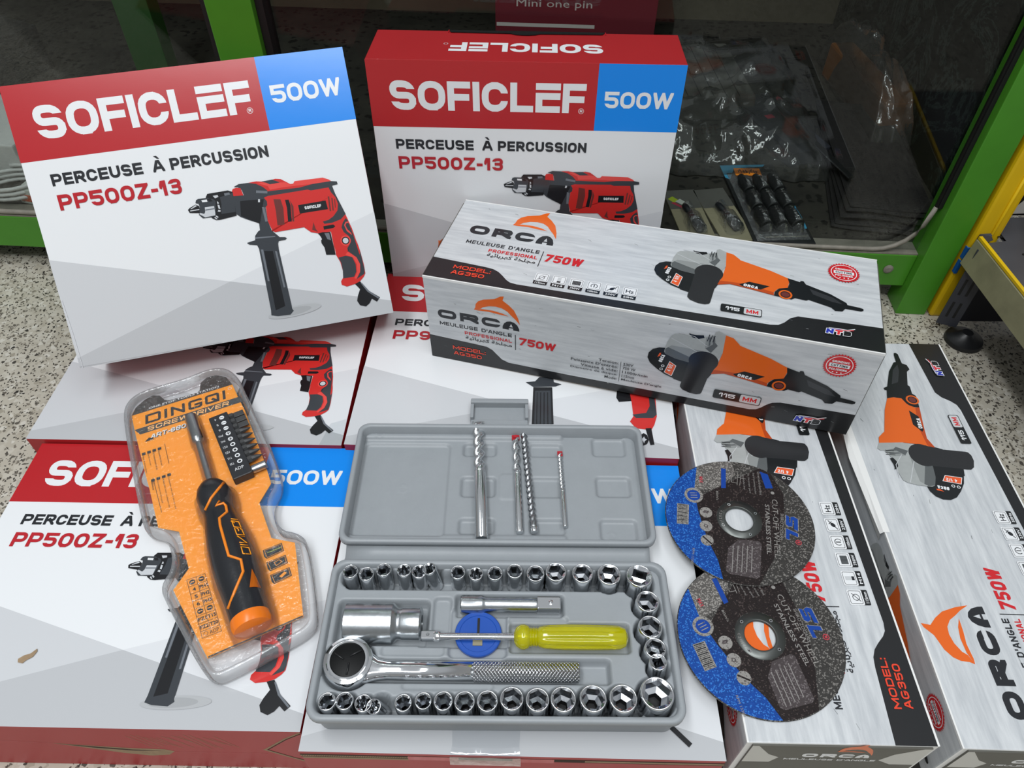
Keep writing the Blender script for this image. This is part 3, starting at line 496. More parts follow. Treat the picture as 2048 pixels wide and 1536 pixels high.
# ---------------------------------------------------------------- grinder cartons
GR=[('gblack',[(201.2,49.5),(201.5,55.2),(204.4,60.1),(209.5,63.1),(215.3,63.9),(224.2,59.6),(243.8,53.4),(250.4,43.8),(242.4,32.2),(232.4,31.7),(225.0,30.4),(218.0,33.0),(210.2,38.2),(203.9,43.8)]),('gblack',[(215.2,57.3),(222.2,53.5),(236.3,51.5),(254.6,47.8),(256.4,43.2),(254.4,37.7),(243.2,27.2),(232.5,27.7),(226.2,29.3),(224.2,32.4),(226.4,45.3),(219.9,48.6)]),('gsil',[(214.4,63.3),(215.3,71.0),(217.6,78.2),(220.1,81.1),(231.7,83.0),(245.3,83.6),(251.3,86.9),(251.2,90.1),(253.6,92.0),(259.7,88.9),(260.8,78.8),(260.8,68.8),(258.3,62.0),(247.6,59.9),(236.2,52.0),(224.1,53.6),(215.2,57.3),(214.1,59.8)]),('gdk',[(214.5,62.6),(216.6,65.2),(236.2,58.1),(235.8,51.9),(224.1,53.6),(215.2,57.4)]),('gmid',[(216.6,65.2),(219.1,67.9),(246.2,67.8),(237.2,64.2),(236.2,58.1)]),('gmid',[(245.0,82.8),(251.4,86.6),(253.7,79.0),(252.8,70.8),(246.2,70.5)]),('gblack',[(231.0,84.7),(233.0,83.9),(236.8,83.8),(242.8,84.9),(243.9,82.2),(239.3,80.0),(234.5,80.6),(231.8,82.9)]),('gdk',[(247.3,83.4),(248.8,84.1),(249.6,75.4),(248.5,73.8)]),('gdk',[(250.4,85.4),(251.6,86.4),(253.0,77.5),(251.7,74.5)]),('gdk',[(251.6,67.1),(255.6,76.2),(253.2,78.9),(246.6,70.9)]),('ora',[(259.7,88.9),(266.1,87.2),(271.9,81.5),(272.4,80.6),(298.5,72.4),(312.9,65.9),(314.3,60.7),(313.4,53.2),(305.0,49.3),(302.3,44.4),(302.6,40.7),(279.9,44.5),(276.5,45.0),(266.1,46.4),(256.4,43.1),(253.8,45.4),(258.1,50.1),(259.6,58.9),(260.8,68.8)]),('orad',[(258.3,48.7),(278.8,49.6),(302.3,44.4),(302.6,40.7),(279.9,44.5),(276.5,45.0),(266.1,46.4),(256.4,43.1),(254.1,45.1)]),('gblack',[(273.5,47.8),(281.6,53.1),(281.4,53.2),(298.7,51.3),(291.5,45.2),(276.2,45.8)]),('gblack',[(312.9,65.9),(323.3,63.1),(323.7,64.8),(326.0,65.0),(328.1,61.2),(347.8,53.6),(360.3,45.5),(361.3,42.4),(359.3,38.1),(357.1,34.4),(351.4,33.6),(348.2,37.0),(330.4,42.1),(328.6,40.7),(319.6,41.6),(316.9,39.1),(307.8,40.0),(302.6,40.7),(303.1,45.4),(306.4,50.5),(313.4,53.2),(314.6,59.2)]),('gdk2',[(331.0,56.3),(350.1,49.3),(357.3,43.0),(349.0,44.0),(333.9,49.7)]),('gblack',[(360.5,43.1),(370.5,42.1),(373.4,41.3),(373.5,39.2),(371.7,38.0),(358.7,38.2)]),('gknob',[(235.9,54.2),(244.0,52.7),(259.3,56.7),(256.5,45.4),(254.0,37.5),(252.2,19.2),(251.5,17.1),(248.2,15.6),(242.5,15.7),(235.5,18.3),(233.0,21.4),(233.0,24.4),(234.3,35.9)])]
DOL=[[(45.4,68.3),(46.8,70.8),(47.4,75.2),(49.7,78.7),(54.8,81.9),(64.8,84.6),(70.4,88.7),(73.4,89.5),(72.2,84.5),(77.6,80.3),(82.4,75.1),(86.0,66.5),(87.6,59.2),(83.5,64.7),(79.9,68.3),(76.2,72.6),(71.3,75.4),(65.8,76.1),(59.5,75.2),(53.8,72.7),(51.5,70.2)],[(45.4,68.3),(53.1,70.4),(63.1,70.8),(71.2,69.5),(77.7,67.1),(68.0,67.6),(59.3,68.6),(49.2,67.9)]]
BANDF=0
def shift(dx,dy,sx=1,sy=1): return lambda p:(p[0]*sx+dx,p[1]*sy+dy)
def orca_logo(F,x,y,w,h,cl='ink',wt=.34):
    """ORCA word with the leaping orca; box = word"""
    X=F.X; base=[(10.5,50.3),(87,50.3)]
    k=w/76.5; kk=h/10.2
    def tr(p): return (x+(p[0]-10.5)*k,y+(p[1]-51.2)*kk)
    def U(p): return tr(p)
    for c,a,b in (('O',10.5,28.2),('R',31.6,49),('C',52,69.5)):
        F.text(c,*tr((a,51.2)),*tr((b,61.4)),cl,wt,3,rr=.42)
    dome=[(71.5,51.2),(71.6,54.5),(73,58),(75.5,60.6),(79,61.6),(82.4,60.6),(85.2,58),(86.8,54),(87,51.2),(81.3,51.2),(81.3,53.4),(77.3,53.4),(77.3,51.2)]
    F.poly([tr(p) for p in dome],cl,3); F.poly([tr(p) for p in ((77.8,54.7),(81,54.7),(79.5,58.6))],'orca_board' if cl=='ink' else 'flap_grey',4)
    for d in DOL: F.poly([tr((p[0],p[1]+(76.5-min(p[0],76.5))*.0)) for p in d],'ora',4)
def orca_info(F,x,y,s=1,sy=1):
    """text block; x,y = lower left of 'MEULEUSE' line"""
    T=lambda a,b:(x+a*s,y+b*sy)
    def ty(t,a,b,c,d,mat,bold=.03): (F.type if ord(t[0])>255 else lambda *q:F.text(*q[:6],.205,2,gap=.16,rr=.3))(t,*T(a,b),*T(c,d),mat,bold)
    ty("MEULEUSE D'ANGLE",0,0,68.3,4.2,'ink',.025); ty('PROFESSIONAL',23.5,-6.8,68.3,-3,'ored',.02)
    ty('\uFE94\uFEF4\uFE8B\uFE8E\uFE91\uFEAE\uFEEC\uFEDB \uFE94\uFEA8\uFEE0\uFEA0\uFEE3',24,-13.4,68.3,-8,'ink',.015)
    F.line([T(71.6,3.5),T(71.6,-14.5)],.7,'ink',2); F.text('750W',*T(74.5,-7.6),*T(109,1.4),'ored',.225,2,.1,.1,.36)
def orca_seal(F,cx,cy,r):
    k=32; F.poly([(cx+(r if i%2 else r*.88)*math.cos(PI*i/k),cy+(r if i%2 else r*.88)*math.sin(PI*i/k)) for i in range(2*k)],'ored',2)
    F.ring(cx,cy,r*.80,r*.05,'white',3); F.rect(cx-r*.62,cy-r*.15,cx+r*.62,cy+r*.15,'white',3)
    F.text('CUTTING',cx-r*.5,cy-r*.1,cx+r*.5,cy+r*.1,'ink',.215,2,gap=.15,rr=.3); F.text('GRINDING',cx-r*.52,cy+r*.24,cx+r*.52,cy+r*.42,'white',.215,2,gap=.15,rr=.3); F.text('POLISHING',cx-r*.54,cy-r*.42,cx+r*.54,cy-r*.24,'white',.215,2,gap=.15,rr=.3)
    for q in (-.25,0,.25): F.poly(circ(cx+q*r,cy-r*.58,r*.05,n=8),'white',3)
def orca_mm(F,x0,y0,x1,y1):
    r=(y1-y0)*.16; F.poly(rrect(x0,x1,y0,y1,r),'gblack',2); xm=x0+(x1-x0)*.565; F.poly(rrect(xm,x1-.6,y0+.6,y1-.6,r),'lgrey',3)
    F.text('115',x0+(x1-x0)*.12,y0+(y1-y0)*.27,x0+(x1-x0)*.46,y0+(y1-y0)*.73,'white',.215,2,gap=.15,rr=.3); F.text('MM',xm+(x1-xm)*.14,y0+(y1-y0)*.25,x1-(x1-xm)*.2,y0+(y1-y0)*.75,'ored',.215,2,gap=.15,rr=.3)
def orca_ntb(F,x,y,w,h):
    for d,mn,mb in ((.5,'white',4),(0,None,5)):
        for i,(c,cm) in enumerate((('N','ntb_blue'),('T','ntb_red'),('B','band'))):
            x0=x+i*w*.3; F.text(c,x0-d,y-d,x0+w*.29+d,y+h*.62+d,mn or cm,.34 if not d else .5,mb,.15)
    F.line([(x+w*.12,y+h*.72),(x+w*.45,y+h*.8),(x+w*.75,y+h*.78),(x+w,y+h*1.05)],.7,'white',4); F.line([(x+w*.3,y+h*.7),(x+w*.7,y+h*.68),(x+w*.95,y+h*.85)],.8,'ntb_red',5); F.line([(x+w*.12,y+h*.66),(x+w*.5,y+h*.72)],.6,'ntb_blue',5)
def orca_grinder(F,X):
    F.X=X
    for i,(c,p) in enumerate(GR):
        if c=='gknob': F.poly(circ(247.4,56.3,12.2,11.2,32),'gknob',3+i*.1)
        F.poly(p,c,3+i*.1)
    F.ring(311.7,43.9,5.6,1.5,'ora',6); F.poly(circ(311.7,43.9,3.4,3),'brown',6)
    F.line([(222.5,83.5),(236,82),(247,74)],.5,'lgrey',5); F.line([(218,76),(240,66)],.5,'lgrey',5)
    for k in range(3): F.line([(247.3+k*2.2,86.5-k*.3),(246.6+k*2.2,79.5)],.6,'gblack',5)
    b=[(220.3,49.1),(226.1,45.3),(224.0,32.5),(217.4,35.4)]; F.poly(b,'badge',6); F.line(b+b[:1],.5,'white',6.4)
    F.text('4 1/2',0,0,8.5,3.2,'white',.2,6.5,xf=rotxf(222.2,37.2,80))
    F.text('ORCA',0,0,9,3.2,'white',.3,6.5,xf=rotxf(213.8,46.5,78)); F.poly([(209.3,52),(210.5,57),(212,57.5),(211.5,54)],'badge',6.5)
    for q in ((215.2,42.6),(214.3,38.6)): F.ring(q[0],q[1],1.5,.6,'white',6.5,12)
    F.text('ORCA',277,46.4,289.5,49.8,'white',.3,6.5,.15,xf=lambda p:(p[0],p[1]-(p[0]-277)*.13))
    F.X=None
def orca_icons(F,x,y,s=12.0,p=15.2):
    for i,t in enumerate(('115mm','M14','750W','11000r/min','230V','50Hz')):
        a=x+i*p; F.poly(rrect(a,a+s,y-4.6,y+1,.8),'gblack',2); F.poly(rrect(a,a+s,y-.4,y+s-1.6,1.2),'white',3); F.line(rrect(a+1,a+s-1,y+.7,y+s-2.6,1)+[(a+s-1,y+s-3.6)],.35,'ink',4)
        F.type(t,a+1.6,y-3.8,a+s-1.6,y-1.5,'white',.018,3)
        cx,cy=a+s/2,y+4.6
        if i==0: F.ring(cx,cy,2.6,.5,'ink',4,20); F.line([(cx-3,cy-2.6),(cx+3,cy+2.6)],.5,'ink',4)
        elif i==1: F.rect(cx-1.6,cy-3,cx+1.6,cy+3.6,'lgrey',4); F.rect(cx-1.6,cy-3.2,cx+1.6,cy-1.2,'ink',4)
        elif i==2:
            F.rect(cx-3.6,cy-2.6,cx+3.6,cy+2.8,'gdk',4)
            for k in range(6): F.line([(cx-3+k*1.2,cy-2.4),(cx-3+k*1.2,cy+2.6)],.4,'ink',5)
        elif i==3: F.ring(cx,cy,3,.6,'ink',4,24,-60,220); F.line([(cx,cy-1.5),(cx,cy+1.5)],.8,'ink',4)
        elif i==4: F.poly(circ(cx,cy,2.2,1.6,16,40),'ink',4); F.line([(cx-3.6,cy-2.6),(cx+3.8,cy+2.8)],.7,'ink',4); F.line([(cx+1,cy+2.8),(cx+3,cy+.6)],.6,'ink',4)
        else: F.type('Hz',cx-3.4,cy-2,cx+3.4,cy+2.4,'ink',.018,4)
def orca_top(F,Lm,Wm):
    F.rect(0,0,Lm,1.6,'orca_edge',1); F.rect(0,Wm-1.2,Lm,Wm,'orca_edge',1)
    F.poly([(0,1.4),(Lm,1.4),(Lm,30.5),(313,28),(307,24),(302.5,17.5),(298,13.5),(292,12.2),(175,10.6),(82,9.4),(76,10.4),(72,13),(67,18),(62.5,21.8),(57,24.4),(50,25.4),(0,28.2)],'band',1)
    orca_logo(F,19.2,70.2,80,13.2); orca_info(F,21.6,55.2,1.005,1.2)
    F.text('MODEL:',22.5,16.6,56.5,21.6,'model_red',.215,2,gap=.15,rr=.3); F.text('AG350',22.8,9,52.5,14.2,'model_red',.215,2,gap=.15,rr=.3)
    orca_icons(F,95,18.6); orca_grinder(F,lambda p:((p[0]-201.1)*.995+192.3,(p[1]-49.5)*1.03+58.4)); orca_seal(F,349.6,94.6,13.4); orca_mm(F,251.8,18.2,284.7,27.4); orca_ntb(F,334,12.5,22,9)
def orca_front(F,Lm,Hm):
    F.rect(0,Hm-2,Lm,Hm,'orca_edge',1)
    F.poly([(0,0),(Lm,0),(Lm,25.9),(318,24.1),(311.4,22),(307.2,18),(303.7,13.4),(300.3,10.3),(295,8.9),(134,8.8),(76.4,9.9),(69.8,12.7),(65,18),(61,22.6),(55.7,25.4),(47,26),(0,28.2)],'band',1)
    orca_logo(F,10.8,51.8,76.2,10); orca_info(F,11.7,43.2,1.0,1.0)
    F.text('MODEL:',22.3,15,54.5,19.6,'model_red',.215,2,gap=.15,rr=.3); F.text('AG350',22.8,8,50.4,12.6,'model_red',.215,2,gap=.15,rr=.3)
    orca_grinder(F,None); orca_seal(F,350,77.9,12.6); orca_mm(F,262,16,302,26.6); orca_ntb(F,333,6.5,24,10)
    L_=('Tension:',"Puissance D'entr\u00e9e:",'Vitesse \u00e0 vide:','Diametre de disque:','Mode:'); R_=('230V','750 W','11000r/min','115mm',"Meuleuse D'angle")
    for i in range(5):
        y=36.2-i*4.9; wl=len(L_[i])*2.25; F.type(L_[i],177.6-wl,y-1.4,177.6,y+1.8,'ink',.015); F.type(R_[i],181.5,y-1.4,181.5+len(R_[i])*2.25,y+1.8,'ink',.015)
    F.line([(179.4,38.5),(179.4,14)],.4,'ink',2)
Lo,Wo,Ho=0.378178,0.122098,0.096832
def scuffs(F,n,Lm,Hm,seed):
    r=random.Random(seed)
    for k in range(n):
        x,y=r.uniform(4,Lm-6),r.uniform(4,Hm-4); a=r.uniform(-.5,.5); l=r.uniform(.8,4); F.line([(x,y),(x+l*math.cos(a),y+l*math.sin(a))],r.uniform(.15,.45),r.choice(('gmid','lgrey','gdk')),2)
def orca_carton(label,M4,hgt,end=False):
    t=thing('grinder_carton',label,'cardboard box',M4,'angle grinder cartons')
    m=MB(); m.box(0,Lo,0,Wo,0,hgt,'orca_board',.001,mats={'-z':'kraft','+x':'orca_edge','-x':'orca_edge'})
    orca_top(Face(m,Matrix.Translation((0,0,hgt))),Lo*1000,Wo*1000); orca_front(Face(m,T3((0,0,0),(1,0,0),(0,0,hgt/Ho),(0,-1,0))),Lo*1000,Ho*1000)
    orca_front(Face(m,T3((Lo,Wo,0),(-1,0,0),(0,0,hgt/Ho),(0,1,0))),Lo*1000,Ho*1000)
    scuffs(Face(m,T3((0,0,0),(1,0,0),(0,0,1),(0,-1,0))),46,Lo*1000,hgt*1000,len(label)); scuffs(Face(m,Matrix.Translation((0,0,hgt))),26,Lo*1000,Wo*1000,len(label)+5)
    m.build('body',t)
    m=MB(); F=Face(m,T3((0,Wo,0),(0,-1,0),(0,0,1),(-1,0,0))); w=Wo*1000; h=hgt*1000
    m.box(-.0012,0,.004,Wo-.004,.002,hgt-.0015,'flap_grey')
    F=Face(m,T3((-.0012,Wo,0),(0,-1,0),(0,0,1),(-1,0,0)))
    F.poly([(4,h-2),(8,h-2),(18,h-18),(26,h-24),(22,h-34),(4,h-34)],'flap_light',1); F.poly([(w-4,h-2),(w-9,h-2),(w-24,h-14),(w-30,h-26),(w-20,h-34),(w-4,h-34)],'flap_light',1)
    orca_logo(F,40,h-22,44,7,'white'); F.text("MEULEUSE D'ANGLE",30,h-28,90,h-25,'white',.24,2)
    m.build('end_flap',t)
    m=MB(); m.box(Lo,Lo+.0012,.003,Wo-.003,.003,hgt-.002,'flap_grey'); m.build('end_flap',t)
    return t
t=orca_carton('white grinder box resting on top of the other boxes in the middle',T3((-0.076773, 0.502246, 0.088129),(0.964407, -0.263656, 0.020135),(0.263709, 0.964602, 0.0),(-0.019422, 0.00531, 0.999797)),Ho)
t=orca_carton('white grinder box lying flat under the two cutting discs',flatM(0.151284,0.153011,-0.664583)@Matrix.Translation((Wo,0,0))@Matrix.Rotation(PI/2,4,'Z'),0.092397)
t=orca_carton('white grinder box lying flat at far right edge, whole grinder picture showing',flatM(0.292371,0.15315,-1.284292)@Matrix.Translation((Wo,0,0))@Matrix.Rotation(PI/2,4,'Z'),0.083502)
m=MB()   # lifted torn flap along its left edge
pts=[(.16,0),(.205,.0022),(.235,.0035),(.262,.001),(.275,.003),(.30,.0015)]
m.loops([[(x,Wo+.0003,0.083502-.012) for x,q in pts],[(x,Wo+.003+q,0.083502-.002) for x,q in pts],[(x,Wo+.001+q*.3,0.083502+.0006) for x,q in pts],[(x,Wo-.004,0.083502+.0004) for x,q in pts]],'orca_edge',False,False,closed=False); m.build('torn_flap',t)
# ---------------------------------------------------------------- screwdriver blister pack
BM=Matrix.Translation((-.235,.19,.0803))@Matrix.Rotation(R(1.2276),4,'X')
t=thing('screwdriver_pack','orange carded screwdriver and bit set sealed in a clear blister','screwdriver pack',BM)
card=[(-99.2,229),(-98.6,238),(-94,247),(-88.2,252.8),(-82,252.5),(-76,247.5),(-72,247),(-50,256),(-47.9,259),(-49.6,268),(-46,274.9),(-38,278),(-28.5,275.7),(-20.2,266.6),(-11.7,252.4),(-.6,235),(28.9,180.7),(39.1,159.4),(33.8,140.8),(50.6,109.1),(69.4,105.4),(87.5,46),(27.7,15.5),(-11.6,65.5),(-5.3,82.8),(-22.2,114.1),(-39.4,117.4),(-57.6,152.1),(-64.1,163.6),(-86.9,205.4)]
outer=[(-105.5,229),(-104.5,243),(-97,252.5),(-83,260),(-62,269),(-48,279),(-36,283),(-24,280.5),(-13,270),(-4,254),(8,235),(35,189),(51,157),(45,137),(57,114),(73,111),(81,104),(99,46),(97,35),(84,25),(48,3),(38,-1.5),(27,5),(-13,55),(-20,65),(-15,82),(-28,107),(-45,110),(-52,120),(-70,155),(-94,203)]
def P2(p,s=.001): return [(a*s,b*s) for a,b in p]
m=MB(); m.prism(P2(card),.0076,.0082,'card_orange'); F=Face(m,Matrix.Translation((0,0,.0082)))
ang=math.degrees(math.atan2(267.2-229,-19.4+98.3)); 
def cx(a,b): # card frame: u along the lettering, v up, from the left end of the orange line
    c,s_=math.cos(R(ang)),math.sin(R(ang)); return (-98.3+a*c-b*s_,229+a*s_+b*c)
dk=[p for p in card if (p[0]+98.3)*-math.sin(R(ang))+(p[1]-229)*math.cos(R(ang))>-.5]
dk=[(-98.8,228.8),(-98.6,238),(-94,247),(-88.2,252.8),(-82,252.5),(-76,247.5),(-72,247),(-50,256),(-47.9,259),(-49.6,268),(-46,274.9),(-38,278),(-28.5,275.7),(-20.2,266.6)]
F.poly(dk,'card_dark',1)
F.type('ONE STOP TOOLS STATION',14,1.6,75,3.8,'white',.02,2,xf=lambda p:cx(*p))
F.X=None
for c,a,b in (('D',9,22),('I',25,27.8),('N',30.5,42.5),('G',45.5,57.5),('Q',60,72.5),('I',75.5,78.3)):
    h0,h1=-15,-4.2
    F.text(c,a,h0,b,h1,'ink',.22,3,.0,rr=.12,xf=lambda p:cx(p[0]+(p[1]-h0)*.12,p[1]))
F.ring(*cx(83.5,-4),1.6,.3,'white',3,14)
F.poly([cx(-.3,-17.6),cx(89,-17.6),cx(93,-24.8),cx(3.5,-24.8)],'card_band',2)
F.text('SCREWDRIVER',9.5,-23.6,80,-18.8,'card_light',.2,3,.25,.22,xf=lambda p:cx(*p))
F.text('ART-6801',11.5,-34,44.5,-29.3,'ink',.22,2.6,.25,xf=lambda p:cx(*p)); F.text('ART-6801',11,-33.5,44,-28.8,'white',.2,3,.25,xf=lambda p:cx(*p)); F.poly([cx(6,-35),cx(14,-35),cx(10,-31.5)],'ink',2.5)
# small multilingual lines (rotated columns) and tables
def col(x,y,k,ln):
    """block of rotated lines; each a black square then a line of type"""
    d=math.radians(-63)
    for i in range(4):
        bx,by=x-i*3.8,y-i*1.9
        F.poly([(bx,by),(bx-1.1,by+2.6),(bx-3.7,by+1.5),(bx-2.6,by-1.1)],'ink',2)
        F.type(k[i],0,0,ln[i],1.5,'ink',.0,2,xf=rotxf(bx-2.5,by-1.6,-63))
col(-61,192.5,('Screwdriver bit set','Schroevendraaier bit set','Jeu de tournevis','Juego de destornillador'),(17,20,13,20))
col(-44.5,166,('Compatible with other bit sets and','Adaptable avec la plupart des','Set composto da dieci pezzi','Bits'),(34,31,24,8))
F.line([(-60,198),(-50,178)],.35,'ink',2); F.line([(-58.5,163.5),(-41,131)],.35,'ink',2)
tb=lambda a,b:(-3.9+a*.909+b*.538*0+ (b*.545),73.3+a*.413-b*.838*1.0)
def tb(u,v):  # table frame: u across 13, v down 52
    return (-3.9+u*.911+v*.4816,73.3+u*.413-v*.8764)
W2_=13.1
for v in range(8): F.line([tb(0,v*6.4),tb(W2_,v*6.4)],.3,'ink',2)
F.line([tb(0,0),tb(0,50)],.3,'ink',2); F.line([tb(W2_,0),tb(W2_,50)],.3,'ink',2); F.line([tb(6.6,0),tb(6.6,44.8)],.3,'ink',2); F.line([tb(0,50),tb(W2_,50)],.3,'ink',2)
for r_,(a,b) in enumerate((('o','o'),('4','PH1'),('5','PH2'),('6','PH3'),('o','o'),('PZ1','T15'),('PZ2','T20'))):
    for q,s_ in ((0,a),(6.6,b)):
        u0=q+3.3; v0=r_*6.4+3.2
        if s_=='o': F.poly(circ(*tb(u0,v0),2.1,n=14),'ink',2); F.line([tb(u0-1,v0),tb(u0+1,v0)],.7,'card_orange',3)
        else: w_=.85*len(s_)+.3; F.type(s_,u0-w_,-v0-1.5,u0+w_,-v0+1.5,'ink',.03,2,xf=lambda p:tb(p[0],-p[1]))
F.type('ADP',5.5,-49,12,-46,'ink',.0,2,xf=lambda p:tb(p[0],-p[1])); F.ring(*tb(3,47.4),1.6,.3,'ink',2,12)
for i in range(3):
    o=(46.5+i*5.1,98.3-i*10.2); q=[(0,0),(13,6.6),(16.2,-.2),(4.6,-7),(2.3,-5.4)]; F.poly([(o[0]+a,o[1]+b) for a,b in q],'ink',2); q2=[(1.2,-.2),(12.6,5.5),(15,0),(4.8,-6)]
    F.line([(o[0]+a,o[1]+b) for a,b in q2+q2[:1]],.3,'card_orange',3)
    if i==0: F.line([(o[0]+4,o[1]-2),(o[0]+13,o[1]+2.5)],.5,'lime',3)
    elif i==1: F.line([(o[0]+6,o[1]),(o[0]+9,o[1]+2.5),(o[0]+11.5,o[1]+1),(o[0]+8,o[1]-2.5),(o[0]+6,o[1])],.4,'card_orange',3)
    else: F.poly([(o[0]+7,o[1]-1),(o[0]+10,o[1]+3),(o[0]+12,o[1]+2),(o[0]+9,o[1]-2)],'card_orange',3)
F.line([(28.5,16.6),(86.6,46.1)],1.2,'card_dark',2)
cardo=m.build('backing_card',t)
o2=chaikin(P2(outer),2)
if area(o2)<0: o2=o2[::-1]
m=MB(); L=lambda d,z:[(a,b,z) for a,b in inset(o2,d)]
m.loops([L(.0022,.0),L(.0004,.0012),L(0,.004),L(.0002,.011),L(.0012,.0145),L(.0028,.0156),L(.0044,.0146),L(.0054,.0110),L(.006,.0092)],'blister_edge',False,False,smooth=True)
m.build('blister_rim',t)
m=MB(); m.add(L(.006,.0092),[tuple(range(len(o2)))],'blister')
# raised dome over the screwdriver
ax0=Vector((-43.5,224,0))/1000; ax1=Vector((56.5,34,0))/1000; dv=(ax1-ax0).normalized(); nv=Vector((-dv.y,dv.x,0)); Ltot=(ax1-ax0).length
def domept(s_,wd,ht):
    c=ax0+dv*s_; return [tuple(c+nv*(wd*math.cos(a))+Vector((0,0,.0093+max(0,ht)*math.sin(a)))) for a in [PI*k/12 for k in range(13)]]
prof=[(-.002,.004,.0),(0,.0065,.007),(.03,.0075,.0085),(.036,.006,.0075),(.078,.006,.0075),(.084,.011,.012),(.092,.0165,.018),(.105,.0165,.018),(.115,.0145,.016),(.14,.0185,.020),(.17,.0195,.021),(.19,.018,.020),(.208,.0175,.018),(Ltot+.004,.016,.012),(Ltot+.008,.013,.0)]
m.loops([domept(*p) for p in prof],'blister',False,False,smooth=True,closed=False)
m.build('clear_blister',t)
# the driver
zc=.0225
TM=onaxis((ax0.x,ax0.y,.0145),dv)
sd=MB(); sd.lathe([(.0044,.0),(.0050,.0008),(.0051,.0016),(.0051,.0275),(.0050,.0285),(.0036,.0315),(.0027,.0325),(.0027,.088)],'steel',20,TM); shaft=sd.build('shaft',t)
m=MB()
m.lathe([(.004,.080),(.0085,.0815),(.0115,.086),(.0132,.093),(.0125,.101),(.0112,.108),(.0118,.116),(.0135,.126),(.0152,.145),(.0158,.16),(.0152,.176),(.0138,.192),(.0136,.2),(.0134,Ltot-.010),(.0132,Ltot-.006)],'grip_black',32,onaxis((ax0.x,ax0.y,.0165),dv)); g=m.build('grip',t)
m=MB(); m.lathe([(.0136,Ltot-.008),(.0139,Ltot-.003),(.0128,Ltot+.0005),(.008,Ltot+.0022),(.001,Ltot+.0026)],'cap_orange',32,onaxis((ax0.x,ax0.y,.0165),dv)); m.build('end_cap',t)
# orange inlay lines on the grip
def gr(s_,a): # point on grip surface: s along, a angle from the top toward +nv
    pr=[(.08,.004),(.086,.0115),(.093,.0132),(.101,.0125),(.108,.0112),(.116,.0118),(.126,.0135),(.145,.0152),(.16,.0158),(.176,.0152),(.192,.0138),(.21,.0134)]
    r=next(( a0[1]+(b0[1]-a0[1])*(s_-a0[0])/(b0[0]-a0[0]) for a0,b0 in zip(pr[:-1],pr[1:]) if a0[0]<=s_<=b0[0]),.0134)+.0003
    return ax0+dv*s_+nv*(r*math.sin(a))+Vector((0,0,.0165+r*math.cos(a)))
m=MB()
for path in ([(.090,.95),(.097,.5),(.104,-.1),(.110,-.75)],[(.1085,.35),(.112,.05),(.111,.55),(.114,.65),(.121,.55),(.126,.05),(.133,0),(.150,.0),(.162,.0),(.168,.45),(.178,.4),(.190,-.2),(.198,-.9)]):
    m.tube([gr(*p) for p in path],.0011,'orange',8)
m.poly=None
q=[gr(.185,.85),gr(.176,.85),gr(.1835,.68),gr(.191,.5),gr(.191,.7),gr(.191,.85),gr(.191,1.0),gr(.191,1.2),gr(.1835,1.02)]; m.add(q,[(0,i,i%8+1) for i in range(1,9)]+[(i%8+1,i,0) for i in range(1,9)],'orange')
fx=Face(m,Matrix.Identity(4),1.0)
m.build('orange_inlay',g)
m=MB(); 
for k,(c,a,b) in enumerate((('D',0,1),('I',1.25,1.45),('N',1.7,2.7),('G',2.95,3.95),('Q',4.2,5.2),('I',5.45,5.65))):
    for pth in GL[c][1].split('|'):
        pp=[tuple(float(x) for x in tk.rstrip('*du').split(',')) for tk in pth.split()]
        m.tube([gr(.163-(a+x*(b-a))*.0062,.62+y*.42) for x,y in pp],.00045,'card_orange',6)
m.build('grip_lettering',g)
# bit holder and bits
hd=Vector((23.2+27,161.1-220.9,0)).normalized(); hd=Vector((.512,-.859,0)); hn=Vector((-hd.y,hd.x,0))
HM=T3((-.0197,.224,.0083),hd,hn,(0,0,1))
m=MB(); m.box(0,.0735,-.008,.008,0,.0085,'holder_black',.001,HM); F=Face(m,HM@Matrix.Translation((0,0,.0085)))
for i in range(9):
    x=5+i*6.6; F.poly(circ(x,2.2,2.1,n=16),'white',1); 
    if i<3: F.line([(x-.2,.8),(x+.2,3.6)],.6,'holder_black',2)
    elif i<5: F.line([(x-1.3,2.2),(x+1.3,2.2)],.7,'holder_black',2); F.line([(x,.9),(x,3.5)],.7,'holder_black',2)
    else: F.poly(circ(x,2.2,1.25,n=6),'holder_black',2)
    F.type(('4','5','6','PH1','PH2','PZ1','PZ2','T15','T20')[i],0,0,3.4 if i>2 else 1.5,2.2,'white',.0,1,xf=rotxf(x-1.1,-2.4,-90))
F.type('ADP',0,0,7.5,3,'white',.0,1,xf=rotxf(66,-4,90))
hold=m.build('bit_holder',t)
for i in range(9):
    x=.0045+i*.0066; kind=i
    bmx=HM@onaxis((x,.008,.0045),(0,1,0))
    m=MB(); m.lathe([(.0032,0),(.0032,.0035)],'bit_grey',6,bmx,False); 
    if i<3: m.box(-.0028,.0028,-.0008,.0008,.0035,.0125,'bit_grey',.0003,bmx)
    else: m.lathe([(.0030,.0035),(.0025,.006),(.0012,.0105),(.0003,.0125)],'bit_grey',8,bmx,False)
    m.build('bit',hold)
m=MB(); m.lathe([(.0032,0),(.0036,.001),(.0036,.0115),(.0028,.0125)],'steel',16,HM@onaxis((.0685,.008,.0045),(0,1,0))); m.build('bit_adapter',hold)
